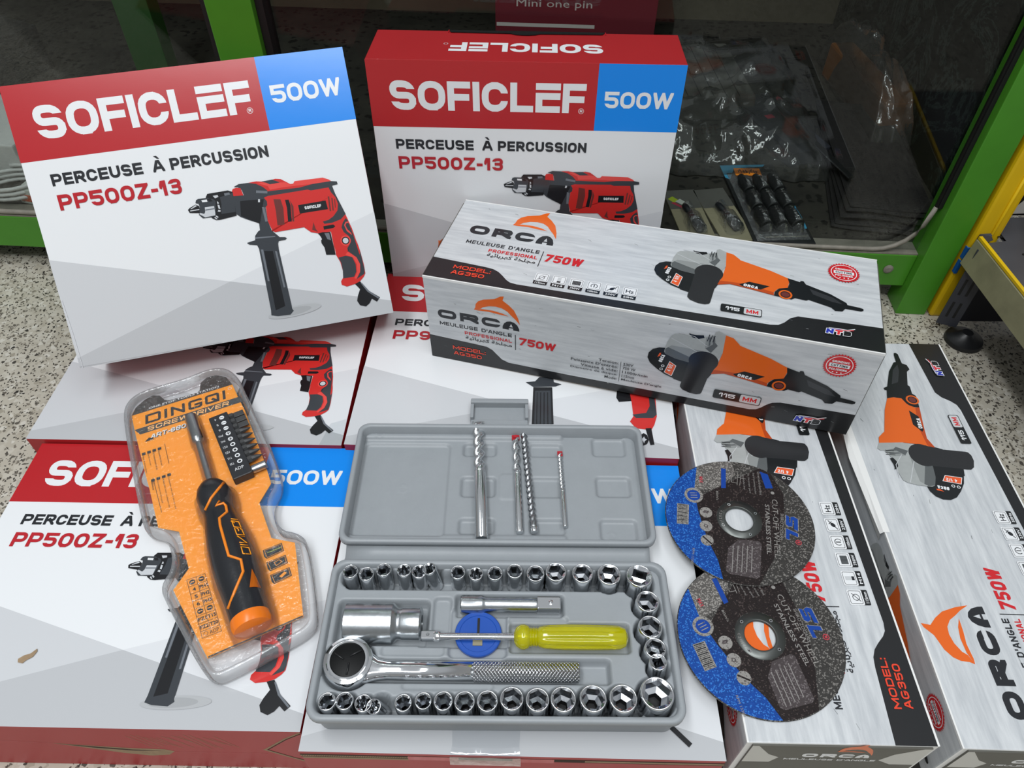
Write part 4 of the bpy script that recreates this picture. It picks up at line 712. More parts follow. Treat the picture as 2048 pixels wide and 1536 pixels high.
# ---------------------------------------------------------------- open socket case
ZB=.0803
BX0,BX1,BY0,BY1=-.1283,.1118,.1580,.2708
t=thing('tool_case','open grey plastic socket case lying on the drill boxes','tool case',Matrix.Translation((0,.214,ZB)))
inv=Matrix.Translation((0,-.214,-ZB))
def tray(x0,x1,y0,y1,z0,zr,deck,hf,nx,ny,wall=.0045,rad=.010,draft=.004):
    m=MB(); rr=lambda d,r:rrect(x0+d,x1-d,y0+d,y1-d,max(r,.001),6)
    lp=[(draft+.002,z0),(draft,z0+.002),(.002,zr-.006),(.0,zr-.0055),(0,zr-.0012),(.0009,zr),(wall-.0012,zr),(wall-.0002,zr-.0012),(wall+.0006,deck-.0008)]
    m.loops([[(a,b,z) for a,b in rr(d,rad-d*.6)] for d,z in lp],'case_grey',True,False,inv,True)
    vs=[];fs=[]; X0,X1,Y0,Y1=x0+wall,x1-wall,y0+wall,y1-wall
    for j in range(ny+1):
        for i in range(nx+1):
            x=X0+(X1-X0)*i/nx; y=Y0+(Y1-Y0)*j/ny; vs.append((x,y,hf(x,y)))
    for j in range(ny):
        for i in range(nx): a=j*(nx+1)+i; fs.append((a,a+1,a+nx+2,a+nx+1))
    m.add(vs,fs,'case_grey',True,inv); return m
def sdr(x,y,x0,x1,y0,y1,r):
    dx=max(x0+r-x,x-x1+r);dy=max(y0+r-y,y-y1+r); return math.hypot(max(dx,0),max(dy,0))+min(max(dx,dy),0)-r
def sm(d,w): # 1 inside, 0 outside
    q=(d+w)/(2*w); q=min(max(q,0),1); return 1-q*q*(3-2*q)
DECK=.1055; ZR=.1105
SOCK=[(-113.7,258.5,5.4),(-102.7,257.2,5.3),(-90.7,259.3,5.4),(-76.2,259.1,5.1),(-65.2,260.0,5.3),(-54.1,260.6,4.9),(-37.5,259.5,5.3),(-24.6,258.4,5.1),(-11.0,259,5.4),(3.1,260.9,5.6),(17.9,259.3,6.4),(32.5,260.0,7.3),(51.4,259.1,7.4),(70.3,258.5,8.2),(91.3,255.6,9.1),(95.2,238.2,7.8),(95.0,219.8,7.9),(96.6,205.3,7.0),(98.1,194.3,5.8),(94.0,175.5,10.6),(-114.9,169.0,5.6),(-103.9,169.5,5.6),(-91.9,168.2,5.4),(-81.6,170.1,4.7),(-66.8,168.6,5.4),(-54.3,169.9,5.3),(-41.7,170.0,6.0),(-28.2,169.7,6.5),(-13.8,170.2,6.6),(1.6,171.5,7.4),(17.8,170.9,7.4),(34.1,171.4,8.0),(53.0,172.0,8.5),(72.1,172.2,8.8)]
SOCK=[(a/1000,b/1000,r/1000*1.07) for a,b,r in SOCK]
def hbase(x,y):
    h=0
    h=max(h,.0085*sm(min(sdr(x,y,-.119,-.0565,.2095,.2405,.003),1),.0016))      # deep adapter
    h=max(h,.0070*sm(min(sdr(x,y,-.038,.037,.2305,.2455,.002),1),.0014))        # extension
    h=max(h,.0065*sm(min(sdr(x,y,.000,.081,.205,.2248,.002),sdr(x,y,-.062,.0,.2085,.2185,.002)),.0014))  # spinner
    h=max(h,.0080*sm(min(sdr(x,y,-.106,.066,.1845,.1995,.002),math.hypot(x+.1065,y-.1965)-.0175),.0016))  # ratchet
    h=max(h,.0030*sm(sdr(x,y,-.053,-.041,.2085,.2432,.003),.0012)); h=max(h,.0035*sm(sdr(x,y,-.041,-.002,.2005,.236,.004),.0012))
    h=max(h,.0015*sm(sdr(x,y,-.086,-.044,.2015,.2085,.003),.0008)); h=max(h,.0015*sm(sdr(x,y,-.07,-.01,.1795,.184,.003),.0008)); h=max(h,.0015*sm(sdr(x,y,-.001,.04,.2248,.230,.003),.0008))
    d=1
    for a,b,r in SOCK: d=min(d,math.hypot(x-a,y-b)-r-.0012)
    d=min(d,sdr(x,y,-.117,.085,.2505,.2635,.003),sdr(x,y,-.119,.085,.1645,.1735,.003))
    h=max(h,.0165*sm(d,.0014))
    # step down border
    e=sdr(x,y,BX0+.009,BX1-.009,BY0+.008,BY1-.008,.006)
    return DECK-h-.0*sm(-e,.001)
m=tray(BX0,BX1,BY0,BY1,ZB,ZR,DECK,hbase,232,112); m.build('base_tray',t)
LX0,LX1,LY0,LY1=-.1300,.1100,.2880,.4040; LZ=.0885; 
def hlid(x,y):
    h=.0
    d0=.0925
    h=0
    def pk(a,b,c,d,k,r=.003,w=.0012): return k*sm(sdr(x,y,a,b,c,d,r),w)
    z=d0
    z-=pk(-.124,-.052,.3005,.3905,.0024,.004); z-=pk(-.122,.043,.3905,.4005,.001,.002)*0
    z+=pk(-.127,.0435,.3955,.4035,.0030,.002); z+=pk(-.127,.043,.2895,.3015,.0016,.002)
    for (a,b,c,d) in ((-.0405,-.013,.379,.3915),(-.0405,-.013,.338,.3565),(-.0405,-.013,.3035,.3165),(.0152,.0425,.379,.3915),(.0152,.0425,.338,.3565),(.0152,.0425,.3035,.3165),(.069,.0965,.380,.3985),(.0695,.097,.339,.3575),(.070,.098,.299,.3165)): z-=pk(a,b,c,d,.0030,.003,.0016)
    z+=pk(-.0095,.0105,.335,.360,.0007,.003,.0006)
    for a,b in ((-.088,.3465),(-.113,.4,),(-.120,.296),(-.0135,.2955),(.0785,.3035)):
        z+=.0006*sm(abs(math.hypot(x-a,y-b)-.0035)-.0003,.0005)
    z+=pk(.0430,.0455,.29,.4035,0)
    return z
m=tray(LX0,LX1,LY0,LY1,.0886,.1048,.0920,hlid,200,100,.0045,.009,.003); m.build('lid',t)
m=MB(); m.loops([[(x,y,z) for x,y,z in ((xx,.2705,.1005),(xx,.2745,.0990),(xx,.2795,.0965),(xx,.284,.0975),(xx,.2885,.0995),(xx,.2885,.0985),(xx,.284,.0962),(xx,.2795,.0952),(xx,.2745,.0976),(xx,.2705,.099))] for xx in (-.1235,-.1,-.05,0,.05,.1,.1045)],'case_grey',True,True,inv,True); m.build('hinge_strip',t)
m=MB(); q=rrect(-.0360,.0142,.4165,.4372,.0025,3); m.prism(q,.0884,.0915,'case_grey',inv); m.box(-.0365,.0147,.4335,.4385,.0884,.0985,'case_grey',.001,inv); m.box(-.0365,-.0335,.418,.435,.0884,.0965,'case_grey',.0008,inv); m.box(.0117,.0147,.418,.435,.0884,.0965,'case_grey',.0008,inv); m.box(-.036,.0142,.4035,.4185,.0884,.0930,'case_grey',.0008,inv); m.build('latch',t)
# ---------------------------------------------------------------- sockets
def socket_mb(r,hgt,kind):
    m=MB(); N=48; ri=r*.80
    def star(a,k):
        if k=='hex': a=(a%(PI/3))-PI/6; return ri*.97*math.cos(PI/6)/math.cos(a)
        if k=='square': a=(a%(PI/2))-PI/4; return min(ri*.98,ri*.78*math.cos(PI/4)/math.cos(a)*1.15)
        return ri*(.93+.07*math.cos(12*a) if k=='twelve' else .86+.13*math.cos(6*a))
    ring=lambda rad,z:[(rad*math.cos(2*PI*j/N),rad*math.sin(2*PI*j/N),z) for j in range(N)]
    rs=lambda k,z,sc=1:[(sc*star(2*PI*j/N,k)*math.cos(2*PI*j/N),sc*star(2*PI*j/N,k)*math.sin(2*PI*j/N),z) for j in range(N)]
    b=r if r>.006 else r*.98
    m.loops([ring(b*.9,0),ring(b,.001),ring(b,hgt*.42),ring(r*.96,hgt*.5),ring(r*.97,hgt-.0022),ring(r*.93,hgt-.0006),ring(r*.88,hgt),ring(r*.84,hgt-.0004)],'chrome',True,False,smooth=True)
    m.loops([ring(r*.84,hgt-.0004),rs(kind,hgt-.0012),rs(kind,hgt-.011)],'chrome_in',False,False)
    m.loops([rs(kind,hgt-.011),rs(kind,hgt-.0125,.55)],'chrome_in',False,False); m.loops([rs(kind,hgt-.0125,.55),rs(kind,hgt-.018,.5)],'dark_hole',False,True)
    return m
ordn=('first','second','third','fourth','fifth','sixth','seventh','eighth','ninth','tenth','eleventh','twelfth','thirteenth','fourteenth')
rng=random.Random(3)
kinds={3:'star',4:'star',5:'star',14:'square',18:'square',22:'star',23:'star',29:'hex'}
for i,(x,y,r) in enumerate(SOCK):
    k=kinds.get(i,'star' if r<.0056 else 'hex'); hh=.0235 if r<.0075 else .0245
    tilt=(0,0)
    if i==5: tilt=(-7,-9)
    if i==23: tilt=(-5,-12)
    if i<6 and i!=5: tilt=(rng.uniform(-4,1),rng.uniform(-3,3))
    if i in(14,18): tilt=(-4,3)
    if i<14: lab=f'small chrome socket, {ordn[i]} from the left in the top row of the case' if r<.0068 else f'chrome socket, {ordn[i]} from the left in the top row of the case'; grp='sockets in the top row'
    elif i<20: lab=('big square-drive socket at the top right corner of the case','chrome socket just below the top right corner socket','chrome socket third down the right side of the case','chrome socket fourth down the right side, above the small square one','small square-hole socket just above the big bottom right corner socket','largest upright socket, at the bottom right corner of the case')[i-14]; grp='sockets down the right side'
    else: lab=f'{"small " if r<.0062 else ""}chrome socket, {ordn[i-20]} from the left in the bottom row of the case'; grp='sockets in the bottom row'
    m=socket_mb(r,hh,k)
    o=m.build('socket',None,(x,y,DECK-.0165+.0003)); o.rotation_euler=(R(tilt[0]),R(tilt[1]),rng.uniform(0,1.5))
    tag(o,lab,'socket',grp)
# ---------------------------------------------------------------- tools lying in the base
def tool(name,label,cat): return thing(name,label,cat)
def TT(p,d,roll=0): return onaxis(p,d,roll)
# deep adapter socket
M4=Matrix.Translation((-.113,.2240,.1052)); t=thing('deep_socket','thick deep zinc socket lying on its side above the ratchet','socket',M4)
X=TT((0,0,0),(1,0,0)); m=MB()
m.lathe([(.0095,.002),(.0125,.0),(.0137,.0008),(.0137,.0328),(.0128,.0338),(.0108,.0358),(.0104,.037),(.0108,.0385),(.0112,.0395),(.0112,.0515),(.0100,.0525),(.006,.0525),(.006,.045)],'zinc',40,X); m.build('body',t)
# extension bar
t=thing('extension_bar','short chrome extension bar lying at the top middle of the tray','extension bar',Matrix.Translation((-.0346,.2385,.1052)))
m=MB(); m.lathe([(.004,.001),(.0060,.0),(.0066,.0008),(.0066,.0148),(.006,.0162),(.0054,.0178),(.0054,.0520),(.0050,.0535)],'zinc',32,X); m.build('socket_end',t)
m=MB(); m.box(.0535,.0698,-.0046,.0046,-.0046,.0046,'chrome',.0009); m.lathe([(.0016,0),(.0016,.0008),(.0006,.0014)],'chrome',12,TT((.063,0,.0044),(0,0,1))); m.build('square_drive',t)
# blue disc
t=MB(); t.lathe([(.0158,0),(.0160,.0006),(.0160,.0028),(.0155,.0034),(.013,.0034),(.0126,.0029),(.005,.0029),(.0032,.0030)],'blue_plastic',40); t.box(-.0035,.003,-.0085,-.0035,.003,.0036,'cream'); t.box(-.0008,.0008,-.0035,.011,.003,.00345,'dark_hole')
tag(t.build('plastic_disc',None,(-.0215,.2174,.1023)),'flat round blue plastic disc under the spinner shaft in the tray','plastic disc')
# spinner handle
t=thing('spinner_handle','yellow clear-handled spinner driver lying across the blue disc','screwdriver',Matrix.Translation((-.0597,.2138,.1088)))
m=MB(); m.lathe([(.0028,.012),(.0024,.0135),(.0024,.0665)],'bright_steel',20,X); sh=m.build('shaft',t)
m=MB(); m.box(0,.0095,-.0029,.0029,-.0029,.0029,'chrome',.0007); m.lathe([(.0033,.0085),(.0036,.0092),(.0036,.0122),(.003,.013)],'chrome',20,X); m.lathe([(.0012,0),(.0009,.0007)],'steel',10,TT((.0045,0,.0028),(0,0,1))); m.build('square_tip',t)
fl=lambda a,z:(1-.17*max(0,math.cos(9*a))**2) if .084<z<.131 else 1
m=MB(); m.lathe([(.003,.0625),(.0062,.064),(.0080,.067),(.0082,.0695),(.0074,.0720),(.0058,.0733),(.0064,.0741),(.0056,.0750),(.0064,.0759),(.0056,.0768),(.0064,.0777),(.0056,.0786),(.0066,.0797),(.0072,.082),(.0078,.087),(.0082,.097),(.0082,.11),(.0080,.124),(.0077,.1335),(.006,.1375),(.003,.1392),(.0008,.1395)],'amber_plastic',60,X,flute=fl); m.build('grip',t)
# ratchet
t=thing('ratchet','large chrome ratchet wrench lying along the middle of the tray','ratchet',Matrix.Translation((-.1062,.1961,.1035)))
m=MB(); m.lathe([(.0135,-.006),(.0158,-.0045),(.0164,-.002),(.0164,.0058),(.0158,.0076),(.0140,.0084),(.0132,.0078),(.0128,.0084),(.0116,.0084),(.0112,.0074)],'chrome',48)
hx=lambda x,w,z0,z1,y=0:[(x,y+w*math.cos(a),(z0+z1)/2+(z1-z0)/2*math.sin(a)) for a in [2*PI*k/24 for k in range(24)]]
m.loops([hx(.0095,.0128,-.0045,.0072,-.001),hx(.0145,.0098,-.0045,.007,-.0022),hx(.0195,.0072,-.0045,.0066,-.0036),hx(.026,.0062,-.0048,.0066,-.0039),hx(.034,.0062,-.005,.0068,-.0041),hx(.084,.0063,-.0052,.007,-.0042)],'chrome',True,True,smooth=True); m.build('head',t)
m=MB(); m.lathe([(.0113,.0066),(.0113,.0080),(.0106,.0084),(.0008,.0086)],'pad_black',40)
for k in range(3):
    a=R(35+120*k); m.tube([(.0025*math.cos(a+.4),.0025*math.sin(a+.4),.0087),(.006*math.cos(a+.12),.006*math.sin(a+.12),.0088),(.0102*math.cos(a),.0102*math.sin(a),.0086)],.0006,'rubber_black',6)
m.build('direction_dial',t)
m=MB(); n=40; y0,zc,rk=-.0043,.0009,.0066; xs=[.0825,.0832,.1515,.1522]; rs=[.0058,.0066,.0066,.0056]
m.loops([[(x,y0+r*math.cos(2*PI*j/n),zc+r*math.sin(2*PI*j/n)) for j in range(n)] for x,r in zip(xs,rs)],'knurled',True,True,smooth=True)
o=m.build('knurled_handle',t); uv=o.data.uv_layers.new(name='wrap')
for p in o.data.polygons:
    js=[o.data.loops[l].vertex_index for l in p.loop_indices]
    for l,vi in zip(p.loop_indices,js):
        v=o.data.vertices[vi].co; j=vi%n
        if len(js)==4 and max(q%n for q in js)-min(q%n for q in js)>n/2 and j<n/2: j+=n
        uv.data[l].uv=(v.x*1.0,j/n*2*PI*rk)
# ---------------------------------------------------------------- drill bits lying in the lid
def twist(name,label,p0,p1,z,r,fl,turns,tip,mat='bright_steel',dual=False,taper=1):
    p0=Vector((p0[0]/1000,p0[1]/1000,z));p1=Vector((p1[0]/1000,p1[1]/1000,z)); d=p1-p0; Lb=d.length
    t=thing(name,label,'drill bit',onaxis(p0,d)); n=28
    def sec(zz,ph,rr,k):
        out=[]
        for j in range(n):
            a=2*PI*j/n; c=abs(math.sin(a-ph)); out.append((rr*(1-k*(c**3))*math.cos(a),rr*(1-k*(c**3))*math.sin(a),zz))
        return out
    m=MB(); N=70; ls=[]
    for i in range(N+1):
        q=i/N; zz=q*fl*Lb; ls.append(sec(zz,turns*2*PI*q,r*taper*(1 if i>1 else .55+.2*i),.62*min(1,(1-q)*6)))
    m.loops(ls,mat,True,True,smooth=True); m.build('flute',t)
    m=MB(); m.lathe([(r,fl*Lb),(r,Lb-.0012),(r*.85,Lb)],'bright_steel',24); m.build('shank',t)
    m=MB()
    if tip=='red': m.box(-r*1.05,r*1.05,-r*.3,r*.3,-.0018,.003,'carbide_red',.0003); m.lathe([(r*.9,-.0005),(r*.95,.0022)],'carbide_red',12)
    else: m.box(-r*1.02,r*1.02,-r*.22,r*.22,-.0015,.003,'steel',.0003)
    m.build('tip',t)
twist('drill_bit','thickest masonry drill bit, left of the four lying in the case lid',(-28.8,408.5),(-22,294.5),.0995,.0050,.46,2.4,'steel')
twist('drill_bit','red-tipped medium masonry bit, second from left in the lid',(3.5,396.5),(6.8,302.5),.0958,.0031,.42,1.8,'red')
twist('drill_bit','dark twist drill bit leaning against the red-tipped one in the lid',(10.4,403),(18.2,303),.0957,.0030,.96,8.5,'steel','steel')
twist('drill_bit','thinnest red-tipped masonry bit, rightmost in the lid',(40.8,380.5),(42.2,308.5),.0948,.0021,.55,5,'red')
# ---------------------------------------------------------------- cutting discs
def disc(label,x,y,z,rot,tx=0,ty=0):
    M4=Matrix.Translation((x,y,z))@Matrix.Rotation(R(tx),4,'X')@Matrix.Rotation(R(ty),4,'Y')@Matrix.Rotation(R(rot),4,'Z')
    t=thing('cutting_disc',label,'cutting disc',M4,'cutting discs'); r=57.5; m=MB(); N=72
    ring=lambda rad,z:[(rad/1000*math.cos(2*PI*j/N),rad/1000*math.sin(2*PI*j/N),z) for j in range(N)]
    m.loops([ring(11,0),ring(r-.4,0),ring(r,.0003),ring(r,.0009),ring(r-.4,.0012),ring(11,.0012)],'disc_grey',False,False)
    m.loops([ring(11,.0012),ring(11,0)],'disc_grey',False,False)
    F=Face(m,Matrix.Translation((0,0,.0012))); rr=56.9
    P=lambda a,rad=rr:(rad*math.cos(R(a)),rad*math.sin(R(a)))
    def arc(a0,a1,rad=rr,n=24): return [P(a0+(a1-a0)*k/n,rad) for k in range(n+1)]
    def out(pts,mat,l): F.poly(pts,mat,l)
    # maroon band with hole: built as two halves around the hub
    hub=[P(a,17.6) for a in range(0,181,10)]; hub2=[P(a,17.6) for a in range(180,361,10)]
    band_l=[(-12,29.9),(-30.5,20)]+[(-30.9,7.2),(-28.1,-18.6),(-23.5,-36.1)]+arc(246.5,273,rr,8)+[(18.2,-35.7),(27.4,-19.9),(37.3,7.9),(40.5,24.5)]+arc(52,62,rr,4)
    # split along the v axis through the hub centre
    ang=lambda p:math.degrees(math.atan2(p[1],p[0]))%360
    band_l=sorted(band_l,key=ang)
    up=[p for p in band_l if 0<=ang(p)<180]; dn=[p for p in band_l if 180<=ang(p)<360]
    e0=(34.5,0);e1=(-30.6,0)
    out([e0]+up+[e1]+[P(a,17.6) for a in range(180,-1,-10)],'disc_maroon',1); out([e1]+dn+[e0]+[P(a,17.6) for a in range(360,179,-10)],'disc_maroon',1)
    # blue segment
    out([(-25.1,50.3),(-31,26.7),(-30.9,7.2),(-28.1,-18.6),(-23.5,-36.1)]+arc(246.5,116.5,rr,40),'disc_blue',2)
    # silver sector and box
    out([(-25.1,50.3),(-31,26.7),(-12.2,29.9),(6,43.5),(5,56.3)]+arc(86,116,rr,8),'disc_silver',1.6)
    out([(-4.3,-18.2),(10.9,-19.5),(12.5,-22),(4.9,-50.2),(2,-51.5),(-17,-47.5),(-19.3,-45),(-13.8,-25.6)],'disc_box',2)
    for k in range(5): F.line([(-9.5+k*3.6,-24),(-15+k*3.6,-46)],.55,'disc_txt',3)
    out([(-8.5,30),(-4.7,30),(-1,49.6),(-4.8,50)],'disc_lblue',2.5); out([(26.6,47),(32.5,44),(33.5,30),(27.5,30)],'disc_lblue',2.5)
    # blue emblem, barcode, circles
    F.ring(-32,22.7,7.4,2.2,'disc_print',3,28); F.poly(circ(-32,22.7,5.1,n=24),'disc_lblue',3); 
    for k in (-1,0,1): F.line([(-34.5,22.7+k*2.2),(-29.5,22.7+k*2.2)],.6,'disc_print',4)
    bc=[(-46.5,14.8),(-37.3,13.4),(-40.6,-5.1),(-49.6,-4.2)]; out(bc,'disc_print',3)
    for k in range(15):
        q=(k+.7)/16; a=(bc[0][0]+(bc[3][0]-bc[0][0])*q,bc[0][1]+(bc[3][1]-bc[0][1])*q); b=(bc[1][0]+(bc[2][0]-bc[1][0])*q,bc[1][1]+(bc[2][1]-bc[1][1])*q)
        F.line([(a[0]*.9+b[0]*.1,a[1]*.9+b[1]*.1),(a[0]*.15+b[0]*.85,a[1]*.15+b[1]*.85)],.35+.35*(k%3==0),'black',4)
    for (a,b) in ((-25,6.3),(-27.2,-6.3),(-28.6,-19.1)):
        F.poly(circ(a,b,4.9,n=24),'disc_print',3); F.ring(a,b,3.4,.6,'disc_txt',4,18)
    F.line([(-31,-16),(-26,-22)],1.2,'disc_maroon',5); F.poly(circ(-25,6.8,2.2,1.3,12),'disc_box',5); F.ring(-27.2,-6.3,1.6,.6,'disc_box',5,12)
    # lettering runs down the disc (rotate -100 deg)
    def down(t,x,y,a,w,h,mat,bold=.02,l=3): F.type(t,0,0,w,h,mat,bold,l,xf=rotxf(x,y,a))
    down('CUT-OFF WHEEL',30,19.5,-101,54,4.4,'disc_print',.0,4); down('STAINLESS STEEL',23.3,14.5,-101,46,3.4,'disc_txt',.01,4); F.poly(circ(32,25.4,1.5,n=12),'disc_txt',4)
    down('SHIRO ZOGANS',33.8,6,-106,25,2.4,'disc_txt',.0,4)
    S3=rotxf(37.6,4.4,-104)
    def sl(pts,mat,l): out([S3(p) for p in pts],mat,l)
    for d,mat,l in ((.5,'disc_print',4),(0,'disc_lblue',5)):
        for q in ([(0,0),(9,0),(10.6,2.2),(9.6,4.9),(3.4,4.9),(3.9,6.1),(12,6.1),(13,9),(1.8,9),(.2,6),(1.2,3.4),(6.6,3.4),(6.2,2.4),(1,2.4)],[(12.6,0),(22,0),(22.8,2.6),(16.6,2.6),(18.6,9),(15.4,9)]):
            if d: cxm=sum(a for a,b in q)/len(q); cym=sum(b for a,b in q)/len(q); q=[(cxm+(a-cxm)*1.08,cym+(b-cym)*1.14) for a,b in q]
            sl(q,mat,l)
    F.ring(41,-20.5,2.3,.6,'disc_red',5,16); F.poly(circ(41,-20.5,1,n=10),'disc_red',5)
    for i,(tx_,w) in enumerate((('Do not use broken discs',27),('Stop if mounting bracket',25),('fits. Use proper guard',23),('Discard after drop',18))): down(tx_,24.2-i*4.4,46.5-i*.8,-97,w*.86,1.9,'disc_txt',.0,4)
    F.line([(8.5,47),(5,33)],.4,'disc_print',4); F.line([(11,46),(7.2,33)],.4,'disc_print',4); F.line([(6,41),(13.4,39.2)],.4,'disc_print',4); F.line([(3,45),(1,36)],.4,'disc_print',4); F.line([(1,36),(5,35)],.4,'disc_print',4)
    down('MAX',-24.5,41.5,-97,6.5,3,'disc_red',.02,4); F.ring(-14,39,2.6,.4,'disc_print',4,14); F.ring(-14.8,33.5,2.6,.4,'disc_print',4,14)
    down('80m/s',-13.5,27,-97,9,2,'disc_print',.0,4); down('RPM 13300',-41,-26,-104,14,1.8,'disc_txt',.0,4)
    m.build('wheel',t)
    m=MB(); m.loops([ring(17.4,.0012),ring(17.2,.0016),ring(12.6,.0016),ring(11.4,.0022),ring(10.9,.0018),ring(10.9,-.0002)],'disc_hub',False,False,smooth=True)
    F=Face(m,Matrix.Translation((0,0,.0016)))
    for a in (22,112,202,292): F.ring(14.8*math.cos(R(a)),14.8*math.sin(R(a)),1.15,.45,'chrome',1,14); F.poly(circ(14.8*math.cos(R(a)),14.8*math.sin(R(a)),.75,n=10),'dark_hole',2)
    for k,ch in enumerate('04/2026'):
        a=R(208-k*8.2-8) if False else R(205-k*9-0); F.type(ch,-.75,-1,.75,1,'disc_print',.0,2,xf=rotxf(14.8*math.cos(a),14.8*math.sin(a),math.degrees(a)+90))
    m.build('hub_ring',t); return t
disc('grey and blue cutting disc at the front, orange logo seen through its centre hole',.1746,.2228,.0928,25.8)
disc('grey and blue cutting disc overlapping the other one behind, white seen through its hole',.1790,.3168,.0937,0,-1.1)
# ---------------------------------------------------------------- glass display cabinet
CT=Matrix.Translation((0,.7069,0))@Matrix.Rotation(-math.atan(.0575),4,'Z')
t=thing('display_cabinet','green-framed glass display cabinet behind the boxes','display cabinet',CT)
def part(name,f,par=None): m=MB(); f(m); return m.build(name,par or t)
TOP=.78
part('corner_post',lambda m:m.box(.4610,.4955,-.012,.024,0,TOP,'green',.0012))
part('front_post',lambda m:(m.box(-.284,-.240,-.012,.020,.0,TOP,'green',.0012),m.box(-.2398,-.2325,-.004,.016,.078,TOP,'gasket'),m.box(-.2915,-.2842,-.004,.016,.078,TOP,'gasket')))
part('bottom_rail',lambda m:(m.box(-.98,-.2845,0,.024,.033,.0765,'green',.001),m.box(-.2395,.4608,0,.024,.033,.0765,'green',.001)))
part('sill',lambda m:(m.box(-.98,-.2845,.001,.024,.0767,.0785,'sill'),m.box(-.2395,.4608,.001,.024,.0767,.0785,'sill')))
def gask(m):
    c=[(-.235,  .003,.0815),(.409,  .003,.0815)]+[(.409+.045*math.sin(R(a)),.003,.1265-.045*math.cos(R(a))) for a in (15,30,45,60,75)]+[(.4565,.003,.14),(.4565,.003,TOP)]
    m.tube(c[:-1],.0026,'sill',10); m.tube(c[-2:],.0026,'gasket',10); m.tube([(-.98,.003,.082),(-.29,.003,.082)],.0030,'sill',8); m.box(.4565,.4608,-.001,.007,.14,TOP,'gasket')
part('rubber_gasket',gask)
part('glass_pane',lambda m:m.box(-.2325,.4608,.008,.011,.079,TOP,'glass')); part('glass_pane',lambda m:m.box(-.98,-.2915,.008,.011,.079,TOP,'glass'))
part('floor_panel',lambda m:m.box(-.98,.53,.0245,.66,.070,.0785,'cab_floor'))
part('rear_panel',lambda m:m.box(-.98,.53,.66,.675,.07,TOP,'cab_back'))
part('side_panel',lambda m:m.box(.515,.53,.0245,.659,.0786,TOP,'marble')); part('side_panel',lambda m:m.box(-.98,-.965,.0245,.659,.0786,TOP,'cab_dark'))
part('top_pane',lambda m:m.box(-.98,.53,-.012,.675,TOP+.0002,TOP+.008,'glass')); part('dimming_shelf',lambda m:m.box(-.96,.51,.40,.655,.52,.526,'cab_dark'))  # partial shelf out of view, added to dim the cabinet interior
part('rear_post',lambda m:m.box(-.556,-.508,.30,.33,.0786,TOP-.001,'dark_green',.001))
part('bolt',lambda m:m.lathe([(.0055,0),(.0055,.001),(.003,.0022)],'sill',16,onaxis((.435,-.0002,.057),(0,-1,0))))
part('foot_beam',lambda m:m.box(-.98,.45,.22,.25,0,.069,'gasket'))
def cm(x,y,z,a=0): return CT@Matrix.Translation((x,y,z))@Matrix.Rotation(R(a),4,'Z')
FZ=.0788
# two hanging packs of nut drivers
for i,(x,y,a,lab) in enumerate(((.2085,.052,9,'dusty grey card pack with one black nut driver, left of the pair in the cabinet'),(.2495,.058,13,'dusty grey card pack with one black nut driver, next to the price-tagged bit set'))):
    t=thing('nut_driver_pack',lab,'tool pack',cm(x,y,FZ,a),'nut driver packs')
    m=MB(); m.box(-.0195,.0195,-.052,.058,.0,.0022,'cream',.0004); F=Face(m,Matrix.Translation((0,0,.0022))); F.rect(-19.5,18,19.5,58,'grey_card',1); 
    if i==0: F.poly([(-18,40),(-11,45),(-5,36),(-12,31)],'lime',2); F.poly([(-10,34),(-3,39),(9,22),(3,19)],'pale',2); F.poly([(-16,31),(-12,33),(0,18),(-4,18)],'pink',2)
    m.build('backing_card',t)
    m=MB(); m.lathe([(.0040,.0),(.0062,.001),(.0062,.016),(.0042,.022),(.0034,.028),(.0034,.034),(.0042,.036),(.0042,.046),(.003,.05)],'grip_black',16,onaxis((.004,-.034,.0088),(-.18,1,0))); m.build('nut_driver',t)
    m=MB(); m.loops([[(a_*w,b_,.0023+hh*math.sin(math.acos(max(-1,min(1,a_))))) for a_ in [math.cos(PI*k/8) for k in range(9)]] for b_,w,hh in ((-.040,.006,.001),(-.036,.011,.015),(-.008,.011,.015),(-.002,.008,.011),(.018,.008,.011),(.022,.005,.001))],'blister',False,False,smooth=True,closed=False); m.build('clear_blister',t)
# bit set with price tag
t=thing('bit_set_pack','clear-topped black bit set pack with blue corners and an orange price tag','bit set pack',cm(.302,.088,FZ,6.5),None)
m=MB(); m.box(-.035,.035,-.085,.085,0,.004,'pack_black',.0006); F=Face(m,Matrix.Translation((0,0,.004)))
F.poly([(-35,85),(24,85),(20,80),(-18,78),(-30,52),(-35,56)],'sky_card',1); F.poly([(20,-62),(34,-56),(35,-40),(24,-44)],'sky_card',1); F.poly([(26,-10),(34,-34),(35,-36),(34,0)],'sky_card',1); F.poly([(-20,-70),(30,-70),(30,-72),(-20,-72)],'cream',1)
m.build('backing_card',t)
for i in range(3):
    for j in range(3):
        m=MB(); m.lathe([(.0066,0),(.0078,.001),(.0078,.022),(.0058,.027),(.004,.034),(.003,.034)],'pack_black',14,onaxis((-.018+i*.0185,-.062+j*.036,.0128),(-.08,1,.0))); m.build('bit',t)
m=MB()
for i in range(3):
    for j in range(3):
        cx_,cy_=-.018+i*.0185,-.062+j*.036
        m.loops([[(cx_+w*math.cos(PI*k/8),cy_+b_,.0041+hh*math.sin(PI*k/8)) for k in range(9)] for b_,w,hh in ((-.002,.0085,.001),(.001,.0088,.0172),(.024,.0088,.0172),(.032,.006,.012),(.035,.005,.001))],'blister',False,False,smooth=True,closed=False)
m.box(-.031,.031,-.078,.066,.0041,.0048,'blister'); m.build('clear_blister',t)
